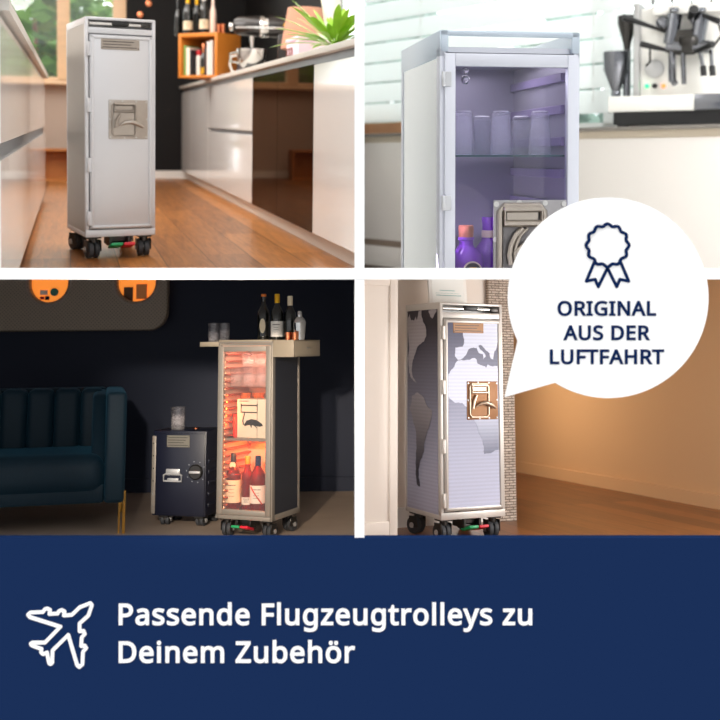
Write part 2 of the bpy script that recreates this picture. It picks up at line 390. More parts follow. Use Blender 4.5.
GLYPHS = {"A":[639,[545,0,459,221,176,221,91,0,0,0,279,717,360,717,638,0],[352,517,342,546,328,589,318,624,307,583,296,546,287,517,206,301,432,301]],"D":[730,[669,364,666,306,658,254,644,206,624,163,600,125,570,92,536,64,497,41,453,23,405,10,353,3,296,0,97,0,97,714,317,714,369,712,418,704,463,691,504,674,541,652,574,625,602,593,626,556,645,515,658,470,666,419],[574,361,572,406,566,447,556,484,542,517,525,546,504,570,479,591,450,607,419,620,384,630,345,635,304,637,187,637,187,77,284,77,352,81,411,95,461,117,501,148,533,189,556,237,569,295]],"E":[556,[496,0,97,0,97,714,496,714,496,635,187,635,187,412,478,412,478,334,187,334,187,79,496,79]],"F":[519,[187,0,97,0,97,714,496,714,496,635,187,635,187,382,477,382,477,303,187,303]],"G":[728,[407,377,654,377,654,27,625,18,596,10,566,4,537,-1,506,-5,474,-8,439,-9,403,-10,350,-7,301,1,256,15,216,34,180,59,149,88,123,123,100,161,83,205,71,252,63,302,61,357,64,411,72,461,86,508,105,551,129,590,159,624,193,653,231,678,275,698,323,713,375,721,431,724,461,723,489,721,517,718,544,713,571,707,596,700,621,691,644,682,610,604,584,615,555,624,524,633,492,640,460,644,426,645,385,643,347,636,312,625,280,610,251,591,226,568,205,541,187,510,173,477,163,440,157,400,155,357,157,316,162,277,170,240,182,206,198,176,218,148,241,125,269,104,301,89,337,77,378,70,424,68,504,73,564,85,564,297,407,297]],"H":[741,[643,0,553,0,553,333,187,333,187,0,97,0,97,714,187,714,187,412,553,412,553,714,643,714]],"I":[339,[298,0,40,0,40,52,124,71,124,642,40,662,40,714,298,714,298,662,214,642,214,71,298,52]],"L":[524,[97,0,97,714,187,714,187,80,499,80,499,0]],"N":[760,[663,0,558,0,176,593,172,593,175,538,178,471,180,399,180,0,97,0,97,714,201,714,582,123,586,123,583,171,580,241,579,311,579,714,663,714]],"O":[781,[720,358,719,317,715,279,708,242,699,207,687,175,673,145,656,117,636,91,614,68,590,48,563,30,533,16,502,5,467,-3,430,-8,391,-10,350,-8,312,-3,277,5,245,16,215,31,188,48,164,69,142,91,123,117,106,145,92,175,81,208,72,243,66,280,62,318,61,359,63,412,70,462,81,508,97,551,117,590,142,624,172,654,206,679,246,699,290,713,338,722,392,725,443,722,490,714,533,699,572,679,606,654,636,625,662,590,682,551,699,508,711,462,718,412],[156,358,158,315,162,274,170,237,181,203,195,172,213,145,234,122,258,103,286,88,318,77,353,70,391,68,430,70,465,77,496,88,523,103,548,122,568,146,586,172,600,203,611,237,619,274,623,315,625,358,621,422,611,478,593,528,569,569,537,603,497,627,448,641,392,646,353,644,318,637,287,627,258,611,234,592,213,570,195,543,181,512,170,479,162,442,158,401]],"P":[605,[286,714,351,711,407,700,453,683,490,659,518,629,538,593,550,551,554,504,552,475,548,447,539,419,528,393,512,369,492,347,474,332,453,318,430,307,404,296,375,288,343,283,307,279,269,278,187,278,187,0,97,0,97,714],[278,637,187,637,187,355,259,355,292,356,321,359,348,363,372,369,399,381,422,397,439,416,451,440,459,468,461,500,458,532,450,560,436,584,417,603,392,618,360,629,322,635]],"R":[622,[294,714,337,713,375,708,410,701,440,691,467,679,491,663,510,645,526,624,538,600,547,573,552,544,554,511,552,475,545,443,533,416,518,392,500,372,479,355,457,342,435,330,411,320,607,0,502,0,329,295,187,295,187,0,97,0,97,714],[289,636,187,636,187,371,294,371,335,373,369,380,398,390,421,405,439,425,451,448,459,476,461,507,459,536,453,561,442,582,428,599,409,613,386,623,358,630,326,635]],"S":[549,[502,191,500,160,494,132,485,106,471,82,454,62,433,43,410,27,382,14,352,3,320,-4,285,-8,247,-10,171,-6,104,5,51,24,51,110,77,100,107,90,140,81,167,75,195,71,223,69,251,68,284,70,314,74,340,82,362,93,380,106,394,122,404,140,410,161,412,183,410,205,405,225,397,242,385,258,367,272,345,286,325,297,302,307,275,318,244,330,163,366,142,380,123,395,106,411,92,428,80,447,71,468,65,490,61,515,60,542,62,569,67,595,76,618,89,639,105,659,124,675,145,690,169,702,196,712,225,718,255,723,288,724,317,723,345,721,371,718,396,713,428,705,457,695,485,684,457,607,376,634,347,640,317,644,286,645,258,644,233,639,211,632,193,622,178,610,166,595,158,579,153,561,151,541,153,518,158,498,166,481,178,466,194,451,215,438,233,428,255,418,279,408,307,397,337,385,365,373,391,361,413,347,440,329,462,308,479,284,492,257,499,226]],"T":[556,[323,0,233,0,233,635,10,635,10,714,545,714,545,635,323,635]],"U":[731,[640,252,638,216,632,182,623,149,610,118,593,90,572,65,547,43,518,24,486,9,449,-1,407,-8,362,-10,299,-5,245,8,198,31,159,62,129,102,107,147,94,197,90,254,90,714,180,714,180,251,183,210,192,174,206,142,226,116,253,95,285,80,323,71,367,68,398,69,426,74,451,81,472,91,497,109,517,131,532,156,543,186,549,217,551,252,551,714,640,714]],"Z":[572,[533,0,38,0,38,68,414,634,50,634,50,714,523,714,523,646,147,80,533,80]],"a":[561,[288,545,334,542,373,534,406,521,433,502,454,477,468,446,477,409,480,365,480,0,416,0,399,76,395,76,380,58,364,42,347,27,330,16,312,6,291,-1,269,-6,244,-9,215,-10,184,-8,155,-2,128,7,105,20,84,38,68,59,56,85,48,115,46,149,50,187,62,220,81,248,109,272,145,292,189,306,242,316,303,320,394,323,394,355,391,395,381,426,365,448,343,462,316,471,283,474,255,473,229,468,203,461,132,433,105,499,130,511,157,522,188,531,212,537,237,542,262,544],[314,259,268,256,229,249,199,239,175,227,154,206,141,179,137,148,140,121,149,99,164,82,185,70,208,63,235,61,268,63,297,70,324,82,348,98,368,120,382,146,390,178,393,214,393,262]],"b":[615,[173,575,171,511,168,465,173,465,190,486,211,505,236,522,257,532,282,539,309,544,339,545,387,541,429,528,467,506,499,475,526,436,545,389,556,333,560,268,558,224,553,183,545,147,532,114,517,85,499,60,479,38,455,21,429,7,401,-2,371,-8,339,-10,309,-9,282,-4,257,3,236,13,211,29,190,48,173,68,166,68,148,0,85,0,85,760,173,760],[324,472,289,470,259,462,234,450,214,434,198,412,187,384,181,361,176,334,174,304,173,271,173,267,175,220,181,180,191,145,205,115,225,93,252,76,285,66,326,63,360,66,389,76,413,93,433,116,449,145,460,181,467,222,469,269,467,316,460,357,449,392,433,421,413,443,388,459,359,469]],"d":[615,[275,-10,227,-6,185,7,147,29,115,59,89,99,70,146,59,202,55,267,59,332,70,388,89,436,115,475,148,506,186,528,228,542,276,546,303,545,327,541,349,535,369,528,387,518,403,507,418,495,431,481,442,467,448,467,444,505,442,546,442,760,530,760,530,0,459,0,446,72,442,72,431,57,418,43,403,30,387,19,369,9,349,1,326,-5,302,-9],[289,63,328,66,361,75,388,89,408,109,424,136,434,168,441,206,443,250,443,266,441,313,435,354,424,390,410,419,390,443,363,460,329,470,288,473,255,469,226,459,201,441,181,416,166,386,155,350,148,310,146,265,148,220,155,180,166,145,181,116,202,93,226,76,255,66]],"e":[564,[292,546,325,544,356,538,385,529,410,516,434,499,454,480,472,457,486,431,498,403,506,372,511,339,513,304,513,251,146,251,150,208,159,171,173,139,192,112,217,92,246,77,279,68,317,65,350,66,380,69,407,74,489,102,489,25,462,14,435,5,408,-1,380,-6,348,-9,313,-10,276,-8,241,-2,209,7,178,21,151,38,127,60,105,85,87,113,73,146,63,182,57,221,55,264,57,306,62,346,72,382,84,415,101,445,120,471,142,493,167,512,195,527,225,538,258,544],[291,474,261,471,235,464,211,451,191,433,175,411,162,385,153,355,148,321,421,321,419,350,415,377,407,401,396,422,382,440,365,454,344,465,319,472]],"g":[615,[275,546,309,544,341,537,370,526,397,510,422,490,443,465,448,465,460,536,530,536,530,-9,528,-45,523,-79,515,-109,504,-136,489,-161,471,-182,450,-199,425,-214,397,-225,365,-234,329,-238,290,-240,262,-239,234,-238,208,-235,183,-231,152,-225,124,-216,97,-206,97,-125,124,-137,153,-148,186,-156,212,-161,239,-164,266,-166,295,-167,328,-164,357,-157,382,-144,403,-126,421,-104,433,-79,441,-49,443,-16,443,5,444,40,446,71,442,71,422,46,399,26,373,10,343,-1,311,-8,276,-10,227,-5,183,8,146,31,113,63,88,103,70,150,59,205,55,267,59,328,70,382,88,429,113,470,146,504,183,527,226,541],[287,472,258,469,233,461,210,448,191,430,175,406,163,378,155,354,150,327,147,298,146,266,148,219,155,179,167,144,182,114,203,92,227,75,256,65,289,62,315,63,338,67,359,72,377,81,393,92,407,105,419,122,428,141,435,163,440,188,443,215,444,246,444,267,443,302,440,333,435,361,427,385,414,412,397,434,376,451,351,463,321,470]],"h":[618,[173,537,171,498,168,462,174,462,186,480,201,495,217,508,235,519,254,528,275,535,297,541,319,544,341,545,372,544,401,540,426,533,449,524,476,508,498,487,515,461,525,438,531,412,536,382,537,349,537,0,450,0,450,343,448,373,443,400,434,422,421,440,398,458,368,468,330,472,293,469,262,462,236,449,215,432,199,410,187,383,181,361,177,335,174,307,173,277,173,0,85,0,85,760,173,760]],"i":[258,[173,536,173,0,85,0,85,536],[130,737,143,735,155,731,165,723,174,713,179,699,181,681,179,664,174,650,165,639,155,631,143,627,130,625,116,627,104,631,93,639,85,650,80,664,78,681,80,699,85,713,93,723,104,731,116,736]],"l":[258,[173,0,85,0,85,760,173,760]],"m":[935,[673,546,716,543,752,534,784,520,809,499,829,473,843,439,851,397,854,349,854,0,767,0,767,345,764,384,755,415,740,440,720,458,692,468,658,472,622,469,591,461,566,447,546,427,532,402,521,372,515,336,513,296,513,0,426,0,426,345,425,372,421,395,414,415,405,433,393,447,378,458,360,466,340,470,316,472,283,469,254,462,231,449,212,432,197,410,186,384,181,361,176,336,174,308,173,278,173,0,85,0,85,536,156,536,169,463,174,463,186,481,200,496,215,509,232,521,251,530,270,537,290,542,311,545,332,546,362,545,389,540,413,534,435,524,461,507,481,484,496,456,501,456,516,477,533,496,552,511,574,524,598,534,622,540,647,545]],"n":[618,[343,546,388,543,427,534,461,520,488,499,509,473,525,439,534,397,537,349,537,0,450,0,450,343,448,373,443,400,434,422,421,440,398,458,368,468,330,472,289,469,255,460,227,444,207,422,192,394,181,361,175,322,173,278,173,0,85,0,85,536,156,536,169,463,174,463,187,481,202,496,218,509,237,521,256,530,277,537,299,542,321,545]],"o":[605,[551,269,550,236,547,206,541,177,533,150,524,126,512,103,499,82,483,63,460,41,434,23,405,8,381,0,355,-5,329,-9,301,-10,267,-8,234,-2,203,8,174,23,148,41,125,63,109,82,96,103,84,126,73,150,65,177,60,206,56,236,55,269,57,312,62,351,72,387,85,419,102,448,121,474,145,495,171,513,200,528,232,538,267,544,304,546,339,544,373,538,404,528,432,513,459,495,482,474,502,448,519,419,533,387,543,351,549,312],[146,269,147,239,150,210,155,184,163,159,176,131,193,107,214,88,239,74,269,66,303,63,337,66,367,74,392,88,413,107,430,131,443,159,451,184,456,210,459,239,460,269,459,300,456,328,450,354,443,378,430,406,413,429,391,447,366,461,336,469,302,472,264,469,231,459,204,442,183,418,167,388,155,354,148,314]],"r":[413,[335,546,367,544,398,540,387,459,358,464,329,466,309,465,289,460,270,453,252,443,235,431,220,416,206,400,195,381,185,360,179,337,174,312,173,286,173,0,85,0,85,536,157,536,167,438,171,438,183,457,197,476,212,492,229,508,247,521,267,531,288,540,311,544]],"s":[479,[434,148,431,115,422,86,408,61,388,40,364,22,334,8,309,0,282,-5,252,-9,220,-10,184,-9,152,-6,123,-1,98,6,74,14,52,24,52,104,129,74,160,67,191,62,222,61,263,63,295,71,319,82,336,98,346,118,349,140,348,153,344,165,338,176,329,187,316,197,298,208,217,244,128,284,105,298,86,314,71,332,60,352,53,376,51,404,54,436,65,464,82,489,106,509,136,525,171,537,209,544,252,546,284,545,314,542,343,536,371,529,398,521,423,510,393,440,322,464,297,470,272,473,246,474,213,472,185,466,163,456,148,443,138,428,135,409,136,395,141,383,148,371,159,361,173,351,191,341,273,307,360,268,382,254,400,238,415,219,426,199,432,175]],"t":[361,[264,62,305,65,339,73,339,6,299,-5,249,-10,222,-8,196,-4,171,4,149,17,130,33,114,55,104,75,97,98,93,125,92,156,92,468,16,468,16,510,93,545,128,659,180,659,180,536,335,536,335,468,180,468,180,158,183,128,190,104,203,85,221,72,241,65]],"u":[618,[533,536,533,0,461,0,448,71,444,71,432,53,417,38,400,25,381,14,362,5,341,-1,319,-6,297,-9,274,-10,243,-9,215,-5,190,2,167,10,140,27,118,48,101,74,91,97,84,123,80,153,79,185,79,536,168,536,168,191,170,161,175,135,184,113,197,95,220,77,250,67,287,63,324,65,356,73,381,85,402,103,419,125,430,151,437,174,441,200,444,227,445,257,445,536]],"y":[510,[1,536,95,536,211,231,229,179,245,130,256,85,260,85,279,150,306,232,415,536,510,536,279,-74,266,-106,251,-135,234,-161,216,-185,196,-204,172,-219,146,-231,117,-238,84,-240,42,-237,11,-232,11,-162,37,-166,70,-168,90,-167,108,-163,123,-156,138,-148,151,-137,162,-123,172,-108,181,-91,189,-73,217,-2]],"z":[470,[431,0,39,0,39,58,327,468,56,468,56,536,424,536,424,470,140,68,431,68]],"ö":[605,[551,269,550,236,547,206,541,177,533,150,524,126,512,103,499,82,483,63,460,41,434,23,405,8,381,0,355,-5,329,-9,301,-10,267,-8,234,-2,203,8,174,23,148,41,125,63,109,82,96,103,84,126,73,150,65,177,60,206,56,236,55,269,57,312,62,351,72,387,85,419,102,448,121,474,145,495,171,513,200,528,232,538,267,544,304,546,339,544,373,538,404,528,432,513,459,495,482,474,502,448,519,419,533,387,543,351,549,312],[146,269,147,239,150,210,155,184,163,159,176,131,193,107,214,88,239,74,269,66,303,63,337,66,367,74,392,88,413,107,430,131,443,159,451,184,456,210,459,239,460,269,459,300,456,328,450,354,443,378,430,406,413,429,391,447,366,461,336,469,302,472,264,469,231,459,204,442,183,418,167,388,155,354,148,314],[163,681,165,697,169,709,177,718,187,725,198,729,210,730,222,729,233,725,243,718,251,709,255,697,257,681,255,666,251,653,243,643,233,637,222,632,210,631,198,632,187,637,177,643,169,653,165,666],[351,681,352,697,357,709,365,718,374,725,385,729,397,730,409,729,420,725,430,718,438,709,442,697,444,681,442,666,438,653,430,643,420,637,409,632,397,631,385,632,374,637,365,643,357,653,353,666]]," ":[260]}
# ------------------------------------------------------------------ airline trolley
def caster(par, x, y, turn, r=.038, mount_z=.098, mat_w=None):
    c = MB(); c.box(-.03,.03,-.03,.03,mount_z-.012,mount_z, T(x,y,0))
    c.cyl((x,y,mount_z-.03),(x,y,mount_z-.01),.018)
    A = T(x,y,0) @ RZ(turn)
    c.box(-.031,-.026,-.022,.03,.03,mount_z-.02, A); c.box(.026,.031,-.022,.03,.03,mount_z-.02, A)
    c.box(-.031,.031,-.01,.03,mount_z-.035,mount_z-.026, A)
    f = c.build('caster', MT['steel_dark'], par, bevel=.002, seg=1)
    for sx in (-.0135, .0135):
        w = MB()
        p0 = A @ Vector((sx-.0105, .012, r)); p1 = A @ Vector((sx+.0105, .012, r))
        w.cyl(p0, p1, r, n=28)
        w.build('wheel', mat_w or MT['rubber'], f, bevel=.004, seg=2)
    hb = MB(); hb.cyl(A @ Vector((-.034,.012,r)), A @ Vector((.034,.012,r)), .012, n=14)
    hb.build('axle_cap', MT['alu_satin'], f)
    return f

def latch(par, x0, x1, z0, z1, y, plate_mat, bar_mat, s=1.0):
    """recessed paddle latch: riveted plate, moulded rim, drop handle and curved lever"""
    w, h = x1-x0, z1-z0
    p = MB(); p.box(x0, x1, y-.004, y, z0, z1)
    p = p.build('latch_plate', plate_mat, par, bevel=.003)
    X = lambda u: x0+u*w
    Z = lambda v: z1-v*h
    yy = y-.008
    rim = MB()
    rim.tube([(X(.08),yy,Z(.14)),(X(.08),yy,Z(.86)),(X(.14),yy,Z(.93)),(X(.62),yy,Z(.93)),(X(.68),yy,Z(.86)),(X(.68),yy,Z(.14)),(X(.62),yy,Z(.07)),(X(.14),yy,Z(.07))], .0045*s, 8, True)
    rim.build('recess_rim', bar_mat, p)
    hd = MB()
    hd.tube([(X(.13),yy-.006,Z(.11)),(X(.13),yy-.006,Z(.29)),(X(.63),yy-.006,Z(.29)),(X(.63),yy-.006,Z(.11))], .005*s, 8, True)
    hd.box(X(.17),X(.59),yy-.004,yy,Z(.245),Z(.155))
    hd.build('drop_handle', bar_mat, p)
    bk = MB(); bk.box(X(.14),X(.66),y-.006,y-.003,Z(.9),Z(.33))
    bk.build('recess', MT['grey_recess'] if s > 1.4 else plate_mat, p)
    lv = MB()
    if s > 1.4:
        for dx, r_ in ((0,.006),(.07,.004)):
            lv.tube([(X(.38+dx),yy-.004,Z(.35)),(X(.28+dx),yy-.006,Z(.44)),(X(.22+dx),yy-.007,Z(.56)),(X(.2+dx),yy-.007,Z(.68)),(X(.22+dx),yy-.006,Z(.8))], r_, 8)
    else: lv.tube([(X(.28),yy-.004,Z(.36)),(X(.2),yy-.005,Z(.52)),(X(.16),yy-.005,Z(.72))], .006*s, 8, rs=[.005*s,.007*s,.006*s])
    lv.tube([(X(.26),yy-.005,Z(.66)),(X(.4),yy-.01,Z(.58)),(X(.58),yy-.012,Z(.56)),(X(.74),yy-.01,Z(.62)),(X(.87),yy-.008,Z(.7))], .01, 10, rs=[.003*s,.007*s,.010*s,.010*s,.005*s])
    lv.build('lever', bar_mat, p)
    for u, v in ((.04,.05),(.35,.03),(.7,.04),(.96,.05),(.03,.49),(.97,.49),(.04,.95),(.4,.97),(.7,.96),(.96,.95)):
        MB().cyl((X(u),y-.006,Z(v)),(X(u),y-.003,Z(v)),.0035*s, n=10).build('rivet', MT['alu_satin'], p)
    return p

def nameplate(par, x0, x1, z0, z1, y, m):
    p = MB().box(x0,x1,y-.003,y,z0,z1).build('nameplate', m, par, bevel=.001, seg=1)
    g = MB(); n = 4
    for i in range(n):
        z = z1-(i+.8)*(z1-z0)/(n+.6)
        g.box(x0+.008, x1-.012-(i%3)*.012, y-.0038, y-.0028, z-.0022, z+.0012)
    for x in (x0+.005, x1-.005):
        for z in (z0+.006, z1-.006): g.cyl((x,y-.0045,z),(x,y-.002,z),.0022,n=8)
    g.build('engraved_line', MT['steel_dark'], p)
    return p

def trolley_base(t, w, d, wheels=True, mat_body=None, mat_frame=None, zb=.095):
    """casters, brake pedals and the bumper under the body"""
    x0, x1 = -w/2, w/2
    for x, y, a in ((x0+.04,.045,8),(x1-.04,.045,-6),(x0+.04,d-.045,20),(x1-.04,d-.045,-12)):
        caster(t, x, y, a)
    m = MB(); m.box(-.04,.03,.03,.1,.07,zb); m.box(-.05,-.038,.0,.1,.055,zb); m.box(.03,.042,.0,.1,.055,zb)
    m.cyl((-.05,.05,.06),(.045,.05,.06),.009)
    m.build('brake_mechanism', MT['steel_dark'], t, bevel=.002, seg=1)
    for nm, x, mm in (('green', -.026, 'green'), ('red', .026, 'red')):
        b = MB(); b.box(x-.024, x+.024, -.05, .03, .048, .061, T(x,0,.06) @ RX(-16) @ T(-x,0,-.06))
        tag(b.build('brake_pedal', MT[mm], t, bevel=.004), '%s brake pedal' % nm)

def closed_trolley(M, label, w, d, group, body_mat, side_mat, frame_mat, door_mat, rim_mat, plate_mat, latch_mat, bar_mat, kz=1.0):
    t = thing('airline_trolley', label, 'trolley', M, group)
    H, zb = 1.018, .095
    x0, x1 = -w/2, w/2
    b = MB(); b.box(x0+.004, x1-.004, .02, d, zb, .965)
    b.box(x0+.004, x1-.004, .10, d, .96, H-.004)
    b.box(x0+.004, x0+.016, .01, .11, .96, H-.004); b.box(x1-.016, x1-.004, .01, .11, .96, H-.004)
    b.build('body', body_mat, t, bevel=.003)
    tp = MB(); tp.box(x0, x1, -.002, d+.002, H-.012, H); tp.build('top_panel', frame_mat, t, bevel=.004)
    # side panels inside an extruded frame
    for sx, xa in ((-1, x0), (1, x1)):
        s = MB(); xi = xa - sx*.003
        a, bb = sorted((xi, xi+sx*.003)); s.box(a, bb, .022, d-.016, zb+.02, H-.03)
        s.build('side_panel', side_mat, t)
    f = MB()
    for xa in (x0, x1-.014):
        f.box(xa, xa+.014, -.002, .022, zb, H-.004)
    for xa in (x0-.0005, x1-.0135):
        f.box(xa, xa+.014, d-.016, d+.002, zb, H-.004)
        f.box(xa, xa+.014, .0, d, zb, zb+.02); f.box(xa, xa+.014, .0, d, H-.03, H-.004)
    f.box(x0, x1, -.004, .02, zb, zb+.03)
    f.box(x0+.013, x1-.013, .0, .02, .95, .975)
    f.build('frame', frame_mat, t, bevel=.002)
    # handle recess under the top
    r = MB(); r.box(x0+.014, x1-.014, .07, .075, .972, H-.012); r.build('handle_recess', MT['alu_satin'], t)
    hb = MB(); hb.tube([(x0+.02,.012,.992),(x1-.02,.012,.992)], .008, 10); hb.build('handle_bar', MT['chrome'], t)
    lb = MB(); lb.box(-.035,.035,-.004,.02,.985,1.006); lb.build('latch_button', MT['black'], t, bevel=.004)
    pn = MB(); pn.box(x1-.06, x1-.02, -.002,.01,.982,1.002); pn.build('bolt', MT['steel_dark'], t, bevel=.003)
    # door
    dz0, dz1 = zb+.034, .945
    dx0, dx1 = x0+.018, x1-.014
    dr = MB(); dr.box(dx0, dx1, -.008, .015, dz0, dz1)
    dr = dr.build('door', door_mat, t, bevel=.004)
    rm = MB()
    for a, bb, c, e in ((dx0+.004, dx0+.016, dz0+.004, dz1-.004), (dx1-.016, dx1-.004, dz0+.004, dz1-.004), (dx0+.004, dx1-.004, dz0+.004, dz0+.016), (dx0+.004, dx1-.004, dz1-.016, dz1-.004)):
        rm.box(a, bb, -.0135, -.004, c, e)
    rm.build('door_rim', rim_mat, dr, bevel=.0035)
    for z in (.885, .65, .40, .175):
        h = MB(); h.box(x0+.006, x0+.026, -.011, .004, z-.03, z+.03)
        h.cyl((x0+.009,-.011,z-.03),(x0+.009,-.011,z+.03),.005, n=10)
        h.build('hinge', frame_mat, dr, bevel=.0015, seg=1)
    nameplate(t, x0+.064, x0+.226, .885, .94, -.008, plate_mat)
    latch(t, x1-.202, x1-.036, .51, .675, -.008, latch_mat, bar_mat)
    trolley_base(t, w, d)
    if kz != 1.0:
        for o in t.children_recursive: o.data.transform(Matrix.Diagonal((1,1,kz,1)))
    return t
# ================================================================== room 1: galley kitchen, silver trolley
before = {o.name for o in bpy.data.objects}
M = R1.M
UF, UK, UC = 1.08, 1.125, 1.055      # right run: fronts, kick board, worktop edge
VB = 10.2                            # back wall
ZT = .92
VL = 7.5                             # end of the left run
def vf(px, u=UF, py=150): return pix(M, px, py, 'x', u).y
floor_mat = wood_floor('oak planks', (88,50,22), (196,128,66), pw=.19, pl=2.2, rot=90, rough=.32)
struct('floor_galley', box(-1.1, 1.9, 3.9, 10.4, -.03, 0), floor_mat, M)
greige = mat('greige wall paint', (190,172,158), .8)
dark = mat('anthracite wall', (11,9,10), .55, spec=.25)
# back wall with the window opening, dark part on the right
pw0 = pix(M, 127, 60, 'y', VB); zs = pix(M, 90, 82, 'y', VB).z
xw1 = pix(M, 121, 50, 'y', VB).x; xw0 = pix(M, -6, 50, 'y', VB).x - .9
zw1 = 2.45
b = MB(); b.box(-5.2, xw1, VB, VB+.15, 0, zs); b.box(-5.2, xw0, VB, VB+.15, zs, 2.9); b.box(xw0, xw1, VB, VB+.15, zw1, 2.9)
struct('wall_back', b, greige, M)
xd = pw0.x
b = MB(); b.box(xd, 1.9, VB-.02, VB+.15, 0, 2.9); b.box(xw1, xd, VB, VB+.15, zs, 2.9)
struct('wall_back_dark', b, dark, M)
struct('baseboard_back', box(xd, UK, VB-.045, VB-.02, 0, .075), MT['lacquer_flat'], M)
struct('baseboard_window', box(-5.0, xd, VB-.02, VB, 0, .07), MT['lacquer_flat'], M)
# window
wood_lt = mat('pale pine', (240,206,168), .5, var=.12, bscale=6, stretch=(1,1,8))
win = tag(MB().build('window_1', wood_lt, None, M), kind='structure')
fr = MB()
zb_ = pix(M, 90, 78, 'y', VB).z
posts = [(pix(M,57,40,'y',VB).x, pix(M,70,40,'y',VB).x), (pix(M,113,40,'y',VB).x, xw1+.05)]
for a, c in posts: fr.box(a, c, VB-.03, VB+.08, zs, zw1)
fr.box(xw0-.02, xw0+.1, VB-.03, VB+.08, zs, zw1)
for xq in (-7.2,): pass
fr.box(xw0, xw1+.05, VB-.03, VB+.08, zs, zb_); fr.box(xw0, xw1, VB-.03, VB+.08, zw1-.08, zw1)
fr.build('window_frame', wood_lt, win, bevel=.006)
MB().box(xw0, xw1, VB+.02, VB+.026, zb_, zw1-.08).build('pane', MT['glass'], win)
MB().box(xw0-.05, xw1+.08, VB-.16, VB+.02, zs-.035, zs).build('window_sill', wood_lt, win, bevel=.006)
struct('wall_right', box(1.72, 1.85, 6.95, VB, 0, 2.9), dark, M)
rw = mat('white wall paint', (238,232,228), .8)
b = MB(); b.box(1.72, 1.85, 1.0, 6.95, 0, 1.02); b.box(1.72, 1.85, 1.0, 6.95, 1.95, 2.9); b.box(1.72,1.85,6.85,6.95,1.02,1.95); b.box(1.72,1.85,1.0,2.6,1.02,1.95)
struct('wall_right_white', b, rw, M)
win2 = tag(MB().build('window_2', MT['lacquer_flat'], None, M), kind='structure')
fr = MB()
for y in (2.6, 4.1, 5.4, 6.78): fr.box(1.74, 1.82, y, y+.07, 1.02, 1.95)
fr.box(1.74,1.82,2.6,6.85,1.02,1.08); fr.box(1.74,1.82,2.6,6.85,1.89,1.95)
fr.build('window_frame', MT['lacquer_flat'], win2, bevel=.005)
MB().box(1.775,1.78,2.66,6.8,1.07,1.9).build('pane', MT['glass'], win2)
struct('ceiling_galley', box(-5.2, 1.9, 3.6, 10.4, 2.9, 3.0), rw, M)
struct('wall_left', box(-.95, -.85, 2.7, VL+.05, 0, 2.9), rw, M)
struct('wall_left_far', box(-5.3, -5.2, 6.7, VB+.2, 0, 2.9), greige, M)
struct('wall_front', box(-5.2, -.85, VL+.05, VL+.15, 0, 2.9), greige, M)
struct('floor_window', box(-5.2, -1.1, VL+.1, 10.4, -.03, 0), floor_mat, M)

# right run of cabinets -------------------------------------------------
D = .6
def cabinet(v0, v1, label, gaps=(), z1=.855, mat_=None, splits=()):
    t = thing('kitchen_cabinet', label, 'cabinet', M @ T(UF, (v0+v1)/2, 0), 'glossy white cabinets of the right run')
    L = (v1-v0)/2
    MB().box(.02, D, -L+.001, L-.001, .075, .855).build('carcass', MT['lacquer_flat'], t)
    zs_ = [.078]+[g for q in gaps for g in (q-.014, q+.014)]+[z1]
    ys = [-L]+[s-(v0+v1)/2 for s in splits]+[L]
    nm = 'drawer_front' if gaps else 'door'
    for k in range(0, len(zs_), 2):
        for ya, yb in zip(ys, ys[1:]):
            MB().box(0, .02, ya+.0015, yb-.0015, zs_[k], zs_[k+1]).build(nm, MT['lacquer'], t, bevel=.0015, seg=1)
    for q in gaps:
        MB().box(.014, .03, -L, L, q-.02, q+.02).build('handle_channel', MT['channel'], t)
    return t
v313, v277, v252, v208, v190 = vf(313), vf(277), vf(252), vf(208), vf(191)
cabinet(3.5, v313-.003, 'nearest glossy white cabinet front, right of the dark glass doors')
cabinet(v252+.003, v208-.003, 'white drawer cabinet with a long grey handle channel, left of the dark glass', gaps=(.515,))
cabinet(v208+.001, v190-.001, 'plain white cabinet door between the drawer cabinet and the far end')
cabinet(v190+.001, VB-.03, 'farthest white cabinet door, meeting the dark wall')
dglass = mat('bronze tinted glass', (22,11,7), .03, spec=.3)
_t = dglass.node_tree; _p = _t.nodes['Principled BSDF']; _p.inputs['Specular IOR Level'].default_value = 0
_g = _t.nodes.new('ShaderNodeBsdfGlossy'); _g.inputs['Roughness'].default_value = .02; _g.inputs['Color'].default_value = lin((215,185,160))
_m = _t.nodes.new('ShaderNodeMixShader'); _t.links.new(edge(_t, .05, .42), _m.inputs[0])
_t.links.new(_p.outputs[0], _m.inputs[1]); _t.links.new(_g.outputs[0], _m.inputs[2]); _t.links.new(_m.outputs[0], _t.nodes['Material Output'].inputs[0])
for a, c, lab in ((v313+.001, v277-.001, 'dark bronze glass appliance door, the nearer of the pair'), (v277+.001, v252-.001, 'dark bronze glass appliance door, the farther of the pair')):
    t = thing('glass_front_appliance', lab, 'appliance', M @ T(UF, (a+c)/2, 0), 'dark glass doors in the right run')
    L = (c-a)/2
    MB().box(.02, D, -L+.001, L-.001, .075, .855).build('carcass', MT['black'], t)
    MB().box(0, .018, -L+.002, L-.002, .078, .858).build('door', dglass, t)
tag(MB().box(UC, UF+D+.02, 3.55, VB-.03, .892, ZT).build('worktop', MT['worktop'], None, M, bevel=.003), 'long pale grey worktop on the right run of cabinets', 'worktop')
struct('trim_1', box(UF+.012, UF+D, 3.55, VB-.03, .855, .892), MT['channel'], M)
tag(box(UK, UK+.02, 3.9, vf(262), 0, .074).build('kick_board', MT['kick'], None, M), 'pale kick board under the dark glass doors', 'kick board', 'kick boards')
tag(box(UK, UK+.02, vf(262)+.004, VB-.03, 0, .074).build('kick_board', MT['kick'], None, M), 'pale kick board under the far white cabinets', 'kick board', 'kick boards')

# left run -------------------------------------------------------------
UL = -.17

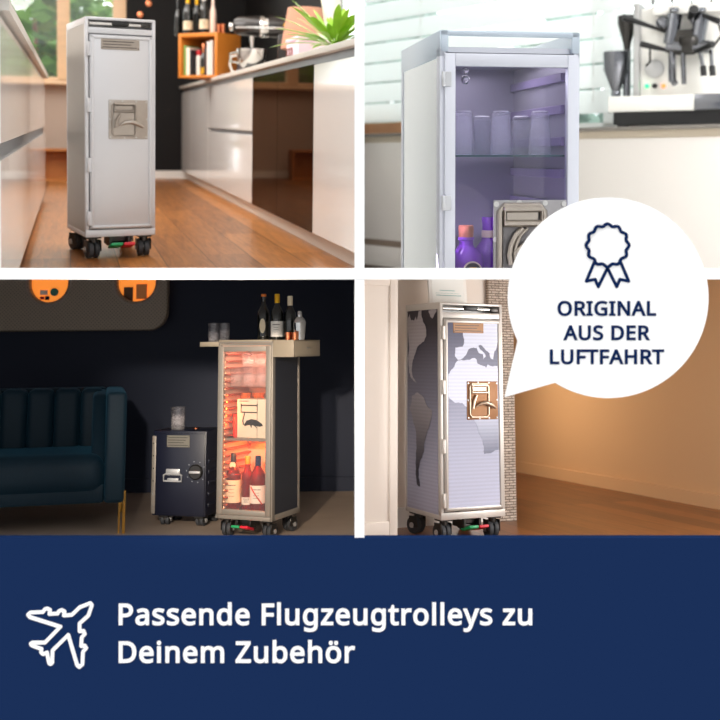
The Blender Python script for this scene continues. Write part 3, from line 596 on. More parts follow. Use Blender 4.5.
vl = lambda px: pix(M, px, 140, 'x', UL).y
cuts = [2.66, vl(21), vl(37), VL]
labs = ['near left white cabinet, cut by the picture edge', 'middle left white cabinet beside the trolley', 'far left white cabinet ending under the window']
for (a, c), lab in zip(zip(cuts, cuts[1:]), labs):
    t = thing('kitchen_cabinet', lab, 'cabinet', M @ T(UL, (a+c)/2, 0), 'glossy white cabinets of the left run')
    L = (c-a)/2
    MB().box(-.6, -.02, -L+.001, L-.001, .075, .86).build('carcass', MT['lacquer_flat'], t)
    for z0, z1 in ((.078,.485), (.53,.855)):
        MB().box(-.02, 0, -L+.0015, L-.0015, z0, z1).build('drawer_front', MT['lacquer'], t)
    MB().box(-.03, -.014, -L, L, .48, .535).build('handle_channel', MT['channel'], t)
    MB().box(-.09, -.07, -L, L, 0, .078).build('kick_board', MT['kick'], t)
tag(MB().box(-.65, UL+.022, 2.64, VL, .87, .9).build('worktop', MT['worktop'], None, M), 'pale grey worktop of the left run by the window', 'worktop')

# trolley
c = pix(M, 85.3, 260, 'z', 0)
ya = 26.9-16.2
TM = T(c.x, c.y, 0) @ RZ(ya) @ T(.15, 0, 0)
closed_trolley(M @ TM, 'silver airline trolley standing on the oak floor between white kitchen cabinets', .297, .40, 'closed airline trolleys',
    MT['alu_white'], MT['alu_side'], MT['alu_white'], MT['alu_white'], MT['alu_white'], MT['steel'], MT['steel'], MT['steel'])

# orange open box on the worktop, far end --------------------------------
orange = mat('orange box lacquer', (206,124,40), .5)
orange_in = mat('orange box interior', (180,100,26), .55)
bc = pix(M, 217, 60, 'y', 7.75)
def on_counter(px, py, v): q = pix(M, px, py, 'y', v); return q.x
BX = T(bc.x, 7.75, ZT) @ RZ(-30-16.2)
t = thing('storage_box', 'orange open storage box with books on the far end of the worktop', 'box', M @ BX)
bw, bd, bh = .385, .30, pix(M, 217, 32, 'y', 7.75).z-ZT
MB().box(-bw,-bw+.025,0,bd,0,bh).box(-.025,0,0,bd,0,bh).box(-bw+.025,-.025,0,bd,0,.02).box(-bw+.025,-.025,0,bd,bh-.03,bh).build('shell', orange, t, bevel=.003)
MB().box(-bw+.025,-.025,bd-.02,bd,.02,bh-.03).build('back_panel', orange_in, t)
BM = M @ BX
books = [(.03,.022,.235,(120,160,80),'green'), (.056,.035,.22,(235,222,205),'cream'), (.092,.016,.2,(30,32,40),'black'), (.235,.02,.22,(60,40,36),'brown'), (.262,.022,.26,(232,226,222),'tall white'),(.29,.026,.27,(220,214,208),'pale grey')]
for x, wdt, hh, colr, nm in books:
    tt = thing('book', nm+' book standing upright in the orange box', 'book', BM @ T(-bw+x, .03, .02), 'books in the orange box')
    cm = mat('book cover '+nm, colr, .6)
    hh = min(hh, bh-.06)
    MB().box(0, wdt, 0, .004, 0, hh).box(0, .003, .004, .16, 0, hh).box(wdt-.003, wdt, .004, .16, 0, hh).build('cover', cm, tt)
    MB().box(.003, wdt-.003, .004, .155, .004, hh-.004).build('pages', MT['paper'], tt)
def bottle(name, label, Mx, r, h, neck, body, cap, capm, lab=None, labz=(.15,.4), group=None, shoulder=.62, extra=None, cat='bottle', liquid=None):
    t = thing(name, label, cat, Mx, group)
    nr = neck
    pr = [(0,0),(r*.92,0),(r,.012*1),(r,h*(shoulder-.12)),(r*.93,h*(shoulder-.04)),(r*.6,h*(shoulder+.04)),(nr*1.1,h*(shoulder+.12)),(nr,h*.9),(nr*1.15,h*.91),(nr*1.15,h*.94),(0,h*.94)]
    MB().lathe(pr, n=24).build('bottle_body', body, t)
    if liquid:
        pl = [(0,.006),(r*.9,.006),(r*.93,.015),(r*.93,h*(shoulder-.14)),(0,h*(shoulder-.14))]
        MB().lathe(pl, n=24).build('liquid', liquid, t)
    c0 = h*(1-cap)
    MB().lathe([(0,c0),(nr*1.25,c0),(nr*1.3,c0+.004),(nr*1.3,h-.004),(nr*1.15,h),(0,h)], n=20).build('cap', capm, t)
    if lab:
        z0, z1 = h*labz[0], h*labz[1]
        MB().lathe([(r*1.005,z0),(r*1.02,z0+.0005),(r*1.02,z1-.0005),(r*1.005,z1)], n=28).build('bottle_label', lab, t)
        lm = MB()
        for i, f in enumerate((.78,.6,.45,.3)):
            zc = z0+(z1-z0)*f
            wv = .55 if i == 0 else .38
            pts = []
            for k in range(9):
                a = -PI/2+(k-4)/4*wv
                pts.append((r*1.026*math.cos(a), r*1.026*math.sin(a), zc))
            lm.tube(pts, .0022 if i == 0 else .0012, 4)
        o = lm.build('label_print', MT['steel_dark'], t)
    if extra: extra(t, r, h)
    return t
gold = mat('gold foil', (235,180,40), .35, metal=.6)
bott = mat('dark bottle glass', (14,16,14), .08, spec=.8)
cream_b = mat('cream glazed bottle', (232,205,190), .4)
def pos_in(Mf, px, py, y):   # x on the plane y of a frame
    q = pix(Mf, px, py, 'y', y); return q.x
for px, y, r, h, bm_, cp, lab, nm in ((178,.2,.026,.30,bott,MT['black'],None,'slim all black bottle on the left of the orange box'),
        (188,.08,.036,.34,bott,gold,MT['label_cream'],'dark bottle with yellow foil and cream label on the orange box'),
        (197,.2,.03,.34,bott,gold,None,'dark bottle with gold foil behind the cream labels on the orange box'),
        (204,.08,.036,.36,bott,MT['label_white'],MT['label_cream'],'dark bottle with white foil and cream label on the orange box'),
        (213,.12,.025,.31,cream_b,cream_b,None,'slim cream bottle on the corner of the orange box')):
    x = pos_in(BM, px, 25, y)
    bottle('bottle', nm, BM @ T(x, y, bh) @ RZ(30), r, h, r*.38, bm_, .3, cp, lab, (.1,.3), 'bottles on the orange box')
copper = mat('copper', (225,140,100), .25, metal=1)
for px, y, nm in ((221,.09,'left small copper cup'), (225.5,.1,'right small copper cup')):
    x = pos_in(BM, px, 25, y)
    o = MB().lathe([(0,0),(.015,0),(.02,.07),(.017,.07),(.012,.006),(0,.006)], n=16).build('copper_cup', copper, None, BM @ T(x-.02,y,bh))
    tag(o, nm+' beside the cream bottle on the orange box', 'cup', 'copper cups on the orange box')
x = .145
bottle('bottle', 'red capped white jar-like bottle among books in the orange box', BM @ T(-bw+.135, .09, .02), .022, .2, .016, MT['label_white'], .2, mat('red cap',(190,20,30),.4), None, group='bottles inside the orange box', shoulder=.8)
bottle('bottle', 'dark bottle with gold neck among books in the orange box', BM @ T(-bw+.19, .08, .02), .027, .25, .011, bott, .3, copper, gold, (.05,.25), group='bottles inside the orange box')

# stand mixer, bowl, canister -------------------------------------------
mx0 = pix(M, 268, 40, 'x', 1.36)
MXM = M @ T(1.36, mx0.y, ZT) @ RZ(-12) @ Matrix.Scale(1.12, 4)
t = thing('stand_mixer', 'black and silver stand mixer with a steel bowl on the right worktop', 'mixer', MXM)
mxm = mat('mixer metal', (34,30,30), .28, metal=.2, coat=.4)
MB().box(-.16,.15,-.10,.10,0,.035).build('base', mxm, t, bevel=.015)
MB().box(.06,.15,-.055,.055,.03,.26).build('column', mxm, t, bevel=.02)
MB().lathe([(0,-.2),(.04,-.195),(.058,-.17),(.066,-.05),(.07,.1),(.062,.15),(.03,.17),(0,.172)], n=24, M=T(-.02,0,.305) @ RY(90)).build('motor_head', mxm, t)
MB().lathe([(.0665,-.03),(.0705,-.026),(.0705,.02),(.0675,.024)], n=24, M=T(-.02,0,.305) @ RY(90)).build('trim_band', MT['chrome'], t)
MB().box(-.2,.14,-.072,.072,.283,.297).build('trim_band', MT['chrome'], t, bevel=.003)
MB().cyl((.11,-.07,.31),(.11,-.09,.31),.012).build('knob', gold, t)
MB().cyl((-.22,0,.3),(-.245,0,.3),.028).build('attachment_hub', MT['chrome'], t, bevel=.004)
MB().cyl((-.1,0,.25),(-.1,0,.17),.018,.01).build('whisk_shaft', MT['chrome'], t)
bl = MB().lathe([(0,.035),(.05,.036),(.07,.05),(.095,.10),(.1,.16),(.097,.16),(.09,.1),(0,.045)], c=(-.1,0,0), n=28)
bl = bl.build('bowl', MT['chrome'], t)
MB().tube([(-.19,-.03,.14),(-.235,-.04,.13),(-.24,-.04,.08),(-.18,-.03,.07)], .006).build('handle', MT['chrome'], bl)
# glass jug with copper lever in front of the far wall
jm = tumbler_glass('smoky jug glass', (225,230,235), .25)
jx = pix(M, 245, 55, 'x', 1.3)
t = thing('glass_jug', 'clear glass jug with a white handle beside the orange box', 'jug', M @ T(1.3, jx.y, ZT) @ RZ(-16))
MB().lathe([(0,0),(.06,0),(.066,.01),(.062,.19),(.066,.2),(.062,.2),(.057,.19),(.06,.014),(0,.008)], n=28).build('jug_body', jm, t)
MB().tube([(-.06,0,.17),(-.105,0,.165),(-.115,0,.1),(-.1,0,.05),(-.064,0,.04)], .009).build('handle', MT['label_white'], t)
o = pix(M, 241, 45, 'x', 1.45)
tag(MB().box(-.035,.035,-.03,.03,0,.22).build('canister', copper, None, M @ T(1.45, o.y, ZT), bevel=.008), 'copper coloured canister between the orange box and the jug', 'canister')
# lamp
lv = pix(M, 305, 20, 'x', 1.5)
t = thing('table_lamp', 'table lamp with a brown fabric shade on the right worktop', 'lamp', M @ T(1.5, lv.y, ZT))
shade = mat('brown shade fabric', (176,128,104), .9, bump=.3, bscale=300)
MB().lathe([(.0,0),(.07,0),(.075,.015),(.03,.03),(.018,.05),(.018,.2),(0,.2)], n=24).build('lamp_base', MT['label_white'], t)
MB().lathe([(.16,.15),(.115,.42),(.112,.42),(.156,.151)], n=32).build('lamp_shade', shade, t)
# pale pink pot / enamel box and black speaker
pink = mat('pale pink enamel', (238,205,220), .35)
q = pix(M, 309, 40, 'x', 1.33)
t = thing('storage_tin', 'pale pink tin with a brown wire basket beside the plant', 'tin', M @ T(1.33, q.y, ZT))
MB().box(-.1,.1,-.16,.16,0,.13).build('tin_body', pink, t, bevel=.012)
MB().box(-.105,.105,-.165,.165,.13,.155).build('lid', pink, t, bevel=.01)
g = MB()
for z in (.05,.09): g.tube([(-.112,-.05,z),(-.112,.08,z)], .004)
for y in (-.05,.015,.08): g.tube([(-.112,y,.05),(-.112,y,.09)], .004)
g.build('wire_rack', mat('brown wire',(120,55,35),.5), t)
q = pix(M, 291, 45, 'x', 1.5)
tag(MB().box(-.05,.05,-.05,.05,0,.2).build('speaker_box', MT['black'], None, M @ T(1.56, q.y+.12, ZT), bevel=.008), 'small black box between the mixer and the pink tin', 'box')
# plant
q = pix(M, 335, 30, 'x', 1.32)
t = thing('potted_plant', 'bright green peace lily with arching leaves on the near worktop', 'plant', M @ T(1.32, q.y, ZT))
leaf = mat('fresh leaf green', (150,200,50), .35, var=.35, bscale=14)
leaf.node_tree.nodes['Principled BSDF'].inputs['Subsurface Weight'].default_value = .0
MB().lathe([(0,0),(.045,0),(.055,.07),(.05,.07),(.045,.06),(0,.06)], n=24).build('flower_pot', MT['label_white'], t)
rnd = random.Random(3)
lf = MB()
for k in range(80):
    a = rnd.uniform(0, 2*PI); L = rnd.uniform(.17,.36); up = rnd.uniform(.15,1.05); wd = rnd.uniform(.012,.022)
    prev = None; pts = []; 
    for i in range(9):
        s = i/8
        rr = L*math.cos(up)*s*1.25; zz = .06 + L*math.sin(up)*s - .22*L*s*s*(1.5-up)
        ww = wd*math.sin(PI*min(1,max(0,(s-.25)/.75)))**.7 if s > .25 else .003
        if i == 8: ww = .0008
        dirx, diry = math.cos(a), math.sin(a)
        for sgn, lift in ((-1,.35),(0,0),(1,.35)):
            pts.append((rr*dirx - sgn*ww*diry, rr*diry + sgn*ww*dirx, zz+abs(sgn)*ww*lift))
    fs = []
    for i in range(8):
        for j in range(2): fs.append((i*3+j, i*3+j+1, i*3+j+4, i*3+j+3))
    lf._add(pts, fs)
lf = lf.build('foliage', leaf, t, smooth=80)
for k, (x, y, z) in enumerate(((-.07,.05,.33),(.02,.02,.36))):
    f = MB(); f.tube([(0,0,.09),(x*.6,y*.6,.2),(x,y,z)], .003); f.ball((x,y,z+.02), (.014,.008,.03))
    f.build('flower', MT['label_white'], t)
# wooden wall knobs
for px, py, nm in ((148.5,4,'upper'), (140,15,'lower')):
    q = pix(M, px, py, 'y', VB-.02)
    tag(MB().lathe([(0,0),(.03,0),(.035,.02),(.03,.04),(0,.045)], n=18, M=RX(90)).build('wall_knob', copper, None, M @ T(q.x, VB-.02, q.z)), nm+' of two round copper knobs on the dark wall', 'knob', 'copper knobs on the dark wall')
# furniture by the window, seen around the trolley and in the dark glass
oakm = mat('oak crate', (190,120,60), .5, var=.2, bscale=8, stretch=(1,1,6))
def crate(x, y, z, w, dd, h, lab, turn=0):
    t = thing('wooden_crate', lab, 'crate', M @ T(x,y,z) @ RZ(turn), 'oak crates by the window')
    k = .02
    MB().box(-w/2,-w/2+k,-dd,0,0,h).box(w/2-k,w/2,-dd,0,0,h).box(-w/2+k,w/2-k,-dd,0,0,k).box(-w/2+k,w/2-k,-dd,0,h-k,h).build('crate_frame', oakm, t)
    MB().box(-w/2+k,w/2-k,-.01,0,k,h-k).build('crate_back', oakm, t)
crate(-3.62, VB-.35, 0, .5,.32,.32,'lower oak crate on the floor under the window')
crate(-3.78, VB-.38, .32, .42,.3,.36,'upper oak crate stacked under the window')
q = pix(M, 57, 170, 'y', VB-.3)
crate(q.x, VB-.25, 0, .3,.2,.3,'small oak crate left of the trolley under the window')
t = thing('radiator', 'white ribbed radiator under the window behind the trolley', 'radiator', M @ T(-2.75, VB-.05, .12))
for k in range(9):
    MB().box(-.31+k*.07,-.265+k*.07,-.12,-.02,0,.6).build('radiator_column', MT['lacquer_flat'], t, bevel=.012)
MB().box(-.32,.31,-.09,-.05,.01,.05).box(-.32,.31,-.09,-.05,.55,.59).build('radiator_rail', MT['lacquer_flat'], t)
q = pix(M, 54, 118, 'y', VB-.3)
# trees outside
def tree(name, label, Mx, hgt, rad, m, n, seed, trunk=True, group=None, leaf=.16, z0=.3):
    rn = random.Random(seed)
    t = thing(name, label, 'tree', Mx, group)
    f = MB()
    for k in range(n):
        while True:
            p = Vector((rn.uniform(-1,1),rn.uniform(-1,1),rn.uniform(-1,1)))
            if .35 < p.length < 1: break
        c = Vector((p.x*rad, p.y*rad, hgt*(z0+(1-z0)*(p.z+1)/2)))
        a = Matrix.Rotation(rn.uniform(0,6.3),3,'Z') @ Matrix.Rotation(rn.uniform(0,6.3),3,'X')
        s = leaf*rn.uniform(.6,1.3)
        f._add([c+a@Vector(q)*s for q in ((-.5,0,0),(0,-.28,.04),(.5,0,0),(0,.28,.04))], [(0,1,2,3)])
    f.build('foliage', m, t)
    MB().cyl((0,0,0),(0,0,hgt*.7),rad*.08,rad*.03,n=8).build('trunk', MT['cork'], t)
    return t
lf1 = mat('garden leaf green', (120,165,70), .6, var=.5, bscale=3)
lf2 = mat('garden leaf yellow green', (165,185,80), .6, var=.4, bscale=3)
for k, (px, v, h, r, m) in enumerate(((35,14.0,4.2,1.0,lf1), (88,15.5,3.6,1.3,lf2), (4,15,4.5,1.2,lf2), (118,17,3.2,.9,lf1))):
    q = pix(M, px, 40, 'y', v)
    tree('garden_tree', ['dense green tree outside the left window pane','pale yellow-green tree outside, behind the trolley','yellow-green tree outside at the picture edge','small green tree outside right of the trolley top'][k],
         M @ T(q.x, v, -1.0), h, r, m, 900, k+5, group='trees outside the kitchen window', leaf=.3)
struct('ground', box(-16, 6, VB+.5, 26, -1.1, -1.0), mat('lawn', (110,140,60), .9, var=.3, bscale=4), M)
fit_room(before, 1, 1)
# ================================================================== room 2: bright kitchen, glass-door trolley
before = {o.name for o in bpy.data.objects}
M = R2.M
def glass_trolley(Mx, label, w, d, zb, H, m, door_top, stile, rail, ridges, ridge_pitch, open_top, shelves, group=None, zlow=None):
    """m: dict(frame, side, liner, glass, band)"""
    t = thing('airline_trolley', label, 'trolley', Mx, group)
    x0, x1 = -w/2, w/2
    zt = door_top
    b = MB()
    b.box(x0+.002, x0+.016, .02, d, zb, zt); b.box(x1-.016, x1-.002, .02, d, zb, zt)
    b.box(x0+.016, x1-.016, d-.014, d, zb, zt); b.box(x0+.002, x1-.002, .012, d, zt, zt+.012); b.box(x0+.016, x1-.016, .012, d-.014, zb, zb+.02)
    b.build('body', m['frame'], t)
    l = MB()
    l.box(x0+.016, x0+.019, .02, d-.014, zb+.02, zt); l.box(x1-.019, x1-.016, .02, d-.014, zb+.02, zt); l.box(x0+.019, x1-.019, d-.018, d-.014, zb+.02, zt)
    l.box(x0+.019, x1-.019, .02, d-.018, zt-.004, zt)
    ru = MB()
    z = zb+.06
    while z < zt-.03:
        for sx, xa in ((1, x0+.019), (-1, x1-.019)):
            a, c = sorted((xa, xa+sx*ridges)); ru.box(a, c, .03, d-.02, z, z+ridge_pitch*.28)
        z += ridge_pitch
    l.build('liner', m['liner'], t)
    ru.build('runner_rail', m.get('runner', m['liner']), t, bevel=.001, seg=1)
    for xa, xb in ((x0-.001, x0+.002), (x1-.002, x1+.001)):
        MB().box(xa, xb, .03, d-.02, zb+.03, zt-.012).build('side_panel', m['side'], t)
    f = MB()
    for xa in (x0-.003, x1-.011):
        f.box(xa, xa+.014, -.002, .03, zb, zt+.012); f.box(xa, xa+.014, d-.02, d+.003, zb, zt+.012)
        f.box(xa, xa+.014, .0, d, zb, zb+.03)
    f.box(x0, x1, -.002, .02, zb, zb+.022)
    f.build('frame', m['frame'], t, bevel=.002)
    tb = MB()
    if open_top:
        tb.box(x0-.003, x0+.008, -.002, d+.002, zt-.012, H); tb.box(x1-.008, x1+.003, -.002, d+.002, zt-.012, H)
        tb.box(x0, x1, -.004, .008, H-.012, H); tb.box(x0, x0+.016, -.004, .01, zt, H); tb.box(x1-.016, x1, -.004, .01, zt, H)
        tb.box(x0, x1, d-.008, d+.002, H-.012, H)
    else:
        tb.box(x0, x1, -.004, d, H-.008, H); tb.box(x0, x0+.014, -.002, d, zt, H-.008); tb.box(x1-.014, x1, -.002, d, zt, H-.008); tb.box(x0+.014, x1-.014, .06, d, zt+.01, H-.008)
    tb.build('top_tray', m['band'], t, bevel=.002)
    # door
    dz0, dz1 = zb+.024, zt-.004
    dx0, dx1 = x0+.006, x1-.004
    dr = MB()
    dr.box(dx0, dx0+stile, -.012, .008, dz0, dz1); dr.box(dx1-stile, dx1, -.012, .008, dz0, dz1)
    dr.box(dx0+stile, dx1-stile, -.012, .008, dz1-rail, dz1); dr.box(dx0+stile, dx1-stile, -.012, .008, dz0, dz0+rail)
    dr = dr.build('door', m['frame'], t, bevel=.002)
    MB().box(dx0+stile-.002, dx1-stile+.002, -.004, -.001, dz0+rail-.002, dz1-rail+.002).build('pane', m['glass'], dr)
    return t, dr
window_white = mat('white window frame', (245,245,243), .4)
t0 = pix(M, 441, 30, 'z', 1.03)
W2, D2 = .312, .42
TM2 = M @ T(t0.x, t0.y, 0) @ RZ(9+50) @ T(W2/2, 0, 0)
liner2 = mat('lavender lit liner', (170,168,180), .34, metal=.35)
frame2 = mat('pale aluminium frame', (205,208,218), .4, metal=.55, bump=.1, bscale=40)
side2 = mat('brushed side sheet', (196,202,204), .14, metal=.9)
pane2 = thin_glass('door pane', (240,238,248), 1.08)
zt2 = pix(TM2, 500, 52, 'y', -.01).z
tr2, dr2 = glass_trolley(TM2, 'tall silver trolley with a glass door, lavender inside, in the bright kitchen', W2, D2, .36, 1.03,
    dict(frame=frame2, side=side2, liner=liner2, glass=pane2, runner=mat('violet runner', (140,128,166), .4), band=mat('pale steel band', (188,200,212), .3, metal=.7)), zt2, .024, .028, .010, .072, True, ())
for z in (.895, .665):
    z = pix(TM2, 444, 79 if z > .8 else 203, 'y', -.01).z
    h = MB(); h.box(-W2/2+.002, -W2/2+.02, -.016, .0, z-.016, z+.016); h.cyl((-W2/2+.002,-.016,z-.016),(-W2/2+.002,-.016,z+.016),.004,n=10)
    h.build('hinge', MT['alu'], dr2, bevel=.001, seg=1)
lx0 = pix(TM2, 493, 230, 'y', -.012); lz1 = pix(TM2, 520, 200, 'y', -.012).z
latch(tr2, lx0.x, W2/2-.03, lz1-.175, lz1, -.010, mat('grey cast latch', (150,148,150), .35, metal=.8, var=.15, bscale=25), MT['steel'], 1.7)
pl = MB()
q0 = pix(TM2, 506, 212, 'y', -.02); q1 = pix(TM2, 537, 218, 'y', -.02)
# screw and small fitting on the pane
fx = pix(TM2, 466.5, 74, 'y', .02)
MB().ball((fx.x, .03, fx.z+.008), .008).ball((fx.x, .03, fx.z-.012), .010).build('lamp_fitting', MT['chrome'], tr2)
zsh = pix(TM2, 510, 155, 'y', .03).z
shelf_mat = mat('green edged glass shelf', (60,140,130), .05, trans=.7)
tag(MB().box(-W2/2+.02, W2/2-.02, .025, D2-.03, zsh-.004, zsh).build('glass_shelf', shelf_mat, None, TM2), 'thin green-edged glass shelf under the drinking glasses', 'shelf')
gl2 = tumbler_glass('clear drinking glass', (254,254,255), .19, (245,245,255))
def tumbler_up(Mx, r0, r1, h, label, group, m):
    """glass standing upside down"""
    t = thing('drinking_glass', label, 'glass', Mx, group)
    MB().lathe([(r0,0),(r0*.99,.002),(r1,h-.004),(r1*.9,h),(0,h),(0,h-.008),(r1*.86,h-.008),(r0*.93,.002),(r0,0)], n=28).build('glass_wall', m, t)
    MB().lathe([(0,h+.0005),(r1*.85,h+.0005),(r1*.8,h+.003),(0,h+.003)], n=24).build('glass_foot', mat('bright glass foot', (235,235,240), .2) if 'bright glass foot' not in bpy.data.materials else bpy.data.materials['bright glass foot'], t)
    return t
for px, y, r, hpx, lab in ((463,.075,.0265,111,'front left inverted glass, half behind the door frame'), (501,.075,.0265,111,'front middle inverted glass behind the pane'), (540,.075,.0265,111,'front right inverted glass behind the pane'),
        (482,.21,.026,116,'back left inverted glass between two front glasses'), (521,.20,.026,116,'back right inverted glass between two front glasses')):
    q = pix(TM2, px, 140, 'y', y); h = pix(TM2, px, hpx, 'y', y).z - zsh
    tumbler_up(TM2 @ T(q.x, y, zsh+.001), r, r*.8, h-.004, lab, 'glasses on the trolley shelf', gl2)
# purple bottles at the bottom
purple_g = mat('purple gin bottle glass', (140,60,200), .08, trans=.25)
zp = pix(TM2, 465, 236, 'y', .07).z
q = pix(TM2, 466, 250, 'y', .07)
HB = .13
t = thing('gin_bottle', 'round purple bottle with a cork stopper and a dark oval label', 'bottle', TM2 @ T(q.x, .07, zp-.06), 'purple bottles in the trolley')
MB().lathe([(0,-.05),(.034,-.05),(.041,-.04),(.041,.0),(.036,.02),(.02,.034),(.0165,.04),(.0165,.05),(.019,.052),(.019,.058),(0,.058)], n=28).build('bottle_body', purple_g, t)
MB().lathe([(0,.058),(.0165,.058),(.0175,.078),(.0165,.084),(0,.084)], n=18).build('stopper', MT['cork'], t)
o = MB(); o.lathe([(0,0),(.022,0),(.022,.002),(0,.002)], n=24, M=T(.004,-.0405,-.015) @ RX(90)); o.build('label_ring', MT['label_cream'], t)
o = MB(); o.lathe([(0,0),(.0185,0),(.0185,.003),(0,.003)], n=24, M=T(.004,-.0405,-.015) @ RX(90)); o.build('bottle_label', MT['black'], t)
o = MB(); o.tube([(-.008,-.0445,-.012),(.016,-.0445,-.012)], .0015, 4); o.tube([(-.004,-.0445,-.007),(.012,-.0445,-.007)], .001, 4); o.build('label_print', gold, t)
q = pix(TM2, 489, 245, 'y', .15)
t = thing('gin_bottle', 'purple bottle with a cream neck band beside the latch plate', 'bottle', TM2 @ T(q.x, .15, zp-.06), 'purple bottles in the trolley')
MB().lathe([(0,-.06),(.04,-.06),(.043,-.05),(.043,.0),(.036,.02),(.02,.04),(.016,.05),(.016,.085),(0,.085)], n=28).build('bottle_body', purple_g, t)
MB().lathe([(.0165,.05),(.0175,.051),(.0175,.066),(.0165,.067)], n=20).build('neck_band', MT['label_cream'], t)
MB().lathe([(0,.085),(.017,.085),(.017,.098),(0,.098)], n=18).build('cap', purple_g, t)
area_light('trolley lamp', TM2, (0, .2, zt2-.012), (0, .2, .3), .2, .2, .55, (1,.97,1))
area_light('trolley lamp low', TM2, (0, .36, .52), (0, .2, .75), .2, .04, .24, (.82,.68,1))

area_light('trolley lamp side', TM2, (-W2/2+.023, .035, .60), (.05, .12, .5), .006, .2, .22, (.8,.62,1), 150)  # hidden strip light added to brighten the purple bottles
# counter, window wall --------------------------------------------------
VC = pix(M, 362, 134, 'z', .9).y          # worktop edge
q0 = pix(M, 362, 134, 'y', VC); q1 = pix(M, 721, 120, 'y', VC)
ua, ub = q0.x-.9, q1.x+1.2
ua0 = q0.x - 1.0
wall2 = mat('bright wall paint', (240,238,235), .8)
lac2 = mat('warm white drawer front', (226,221,216), .35, coat=.1)
zg = .24
cut2 = [ua0, pix(M, 520, 200, 'y', VC+.02).x, ub]
for (a, c), lab in zip(zip(cut2, cut2[1:]), ('white drawer cabinet left of and behind the glass-door trolley', 'wide white drawer cabinet below the espresso machine')):
    t = thing('kitchen_cabinet', lab, 'cabinet', M @ T((a+c)/2, VC+.02, 0), 'white drawer cabinets under the window')
    L = (c-a)/2
    MB().box(-L, L, .02, .6, .1, .86).build('carcass', lac2, t)
    MB().box(-L, L, .06, .08, 0, .1).build('kick_board', mat('taupe channel', (150,132,118), .5) if 'taupe channel' not in bpy.data.materials else bpy.data.materials['taupe channel'], t)
    MB().box(-L+.001, L-.001, 0, .02, zg+.02, .845).build('drawer_front', lac2, t, bevel=.002)
    MB().box(-L+.001, L-.001, 0, .02, .1, zg-.02).build('drawer_front', lac2, t, bevel=.002)
    MB().box(-L, L, .016, .03, zg-.025, zg+.025).build('handle_channel', mat('taupe channel', (150,132,118), .5) if 'taupe channel' not in bpy.data.materials else bpy.data.materials['taupe channel'], t)
wt = MB().box(ua0, ub, VC, VC+.62, .882, .9).build('worktop', mat('grey stone worktop', (120,114,108), .35), None, M, bevel=.002)
tag(wt, 'grey stone worktop running under the bright window', 'worktop')
struct('trim_2', box(ua0, ub, VC+.03, VC+.6, .845, .884), mat('beige channel', (205,192,172), .5), M)
VW = VC+.64
zsill = 0.9
struct('wall_window_low', box(ua0, ub, VW, VW+.15, .1, zsill), wall2, M)
struct('ceiling_bright', box(ua0, ub+1, VC-3.4, VW+.2, 2.55, 2.6), wall2, M)
win = tag(MB().build('window_3', window_white, None, M), kind='structure')
sill_w = mat('warm wood sill', (205,150,110), .5, var=.2, bscale=8)
qs = pix(M, 403, 127, 'y', VW-.03)
MB().box(ua0, qs.x+.02, VW-.06, VW+.02, .9, pix(M, 380, 123, 'y', VW-.05).z).build('window_sill', sill_w, win)
fr = MB()
fr.box(ua0, ub, VW+.02, VW+.09, zsill, zsill+.05); fr.box(ua0, ub, VW+.02, VW+.09, 2.5, 2.6)
for x in (ua0+.02, (ua0+ub)/2, ub-.1): fr.box(x, x+.07, VW+.02, VW+.09, zsill, 2.5)
fr.build('window_frame', window_white, win)
MB().box(ua0, ub, VW+.05, VW+.055, zsill, 2.5).build('pane', MT['glass'], win)
# blind: slats are one part each
bl = thing('venetian_blind', 'white venetian blind with broad slats across the bright window', 'blind', M @ T((ua0+ub)/2, VW-.07, 0))
slat = mat('white blind slat', (250,250,250), .6)
b_ = slat.node_tree
tl = b_.nodes.new('ShaderNodeBsdfTranslucent'); tl.inputs[0].default_value = (.95,.97,.96,1)
mx = b_.nodes.new('ShaderNodeMixShader'); mx.inputs[0].default_value = .55
b_.links.new(b_.nodes['Principled BSDF'].outputs[0], mx.inputs[1]); b_.links.new(tl.outputs[0], mx.inputs[2]); b_.links.new(mx.outputs[0], b_.nodes['Material Output'].inputs[0])
Lb = (ub-ua0)/2
z = pix(M, 364, 104, 'y', VW-.07).z
dz = (pix(M, 364, 5, 'y', VW-.07).z - z)/5
for k in range(-1, 10):
    MB().box(-Lb+.01, Lb-.01, -.003, .003, -.475*dz, .475*dz, T(0,0,z+(k+.5)*dz) @ RX(-11)).build('slat', slat, bl)
cords = MB()
for x in (-Lb*.6, 0, Lb*.6): cords.cyl((x,-.0,z-.1),(x,-.0,z+10*dz),.004,n=6)
cords.build('ladder_cord', window_white, bl)
hd = MB(); hd.box(-Lb+.01, Lb-.01, -.03,.03, z+10*dz, z+10*dz+.06); hd.build('head_rail', window_white, bl)
# garden outside
lf3 = mat('shaded garden green', (180,205,195), .7, var=.4, bscale=3)  # pale leaf green, mottled by noise
q = pix(M, 380, 60, 'y', VW+1.6)
tree('garden_tree', 'pale green shrub glimpsed between the blind slats on the left', M @ T(q.x+.1, VW+1.6, 0), 2.3, .7, lf3, 2200, 21, group='greenery behind the blind', leaf=.2)
q = pix(M, 590, 60, 'y', VW+2.4)
tree('garden_tree', 'pale green shrub glimpsed between the blind slats beside the espresso machine', M @ T(q.x, VW+2.4, 0), 2.0, .8, lf3, 1800, 22, group='greenery behind the blind', leaf=.2)

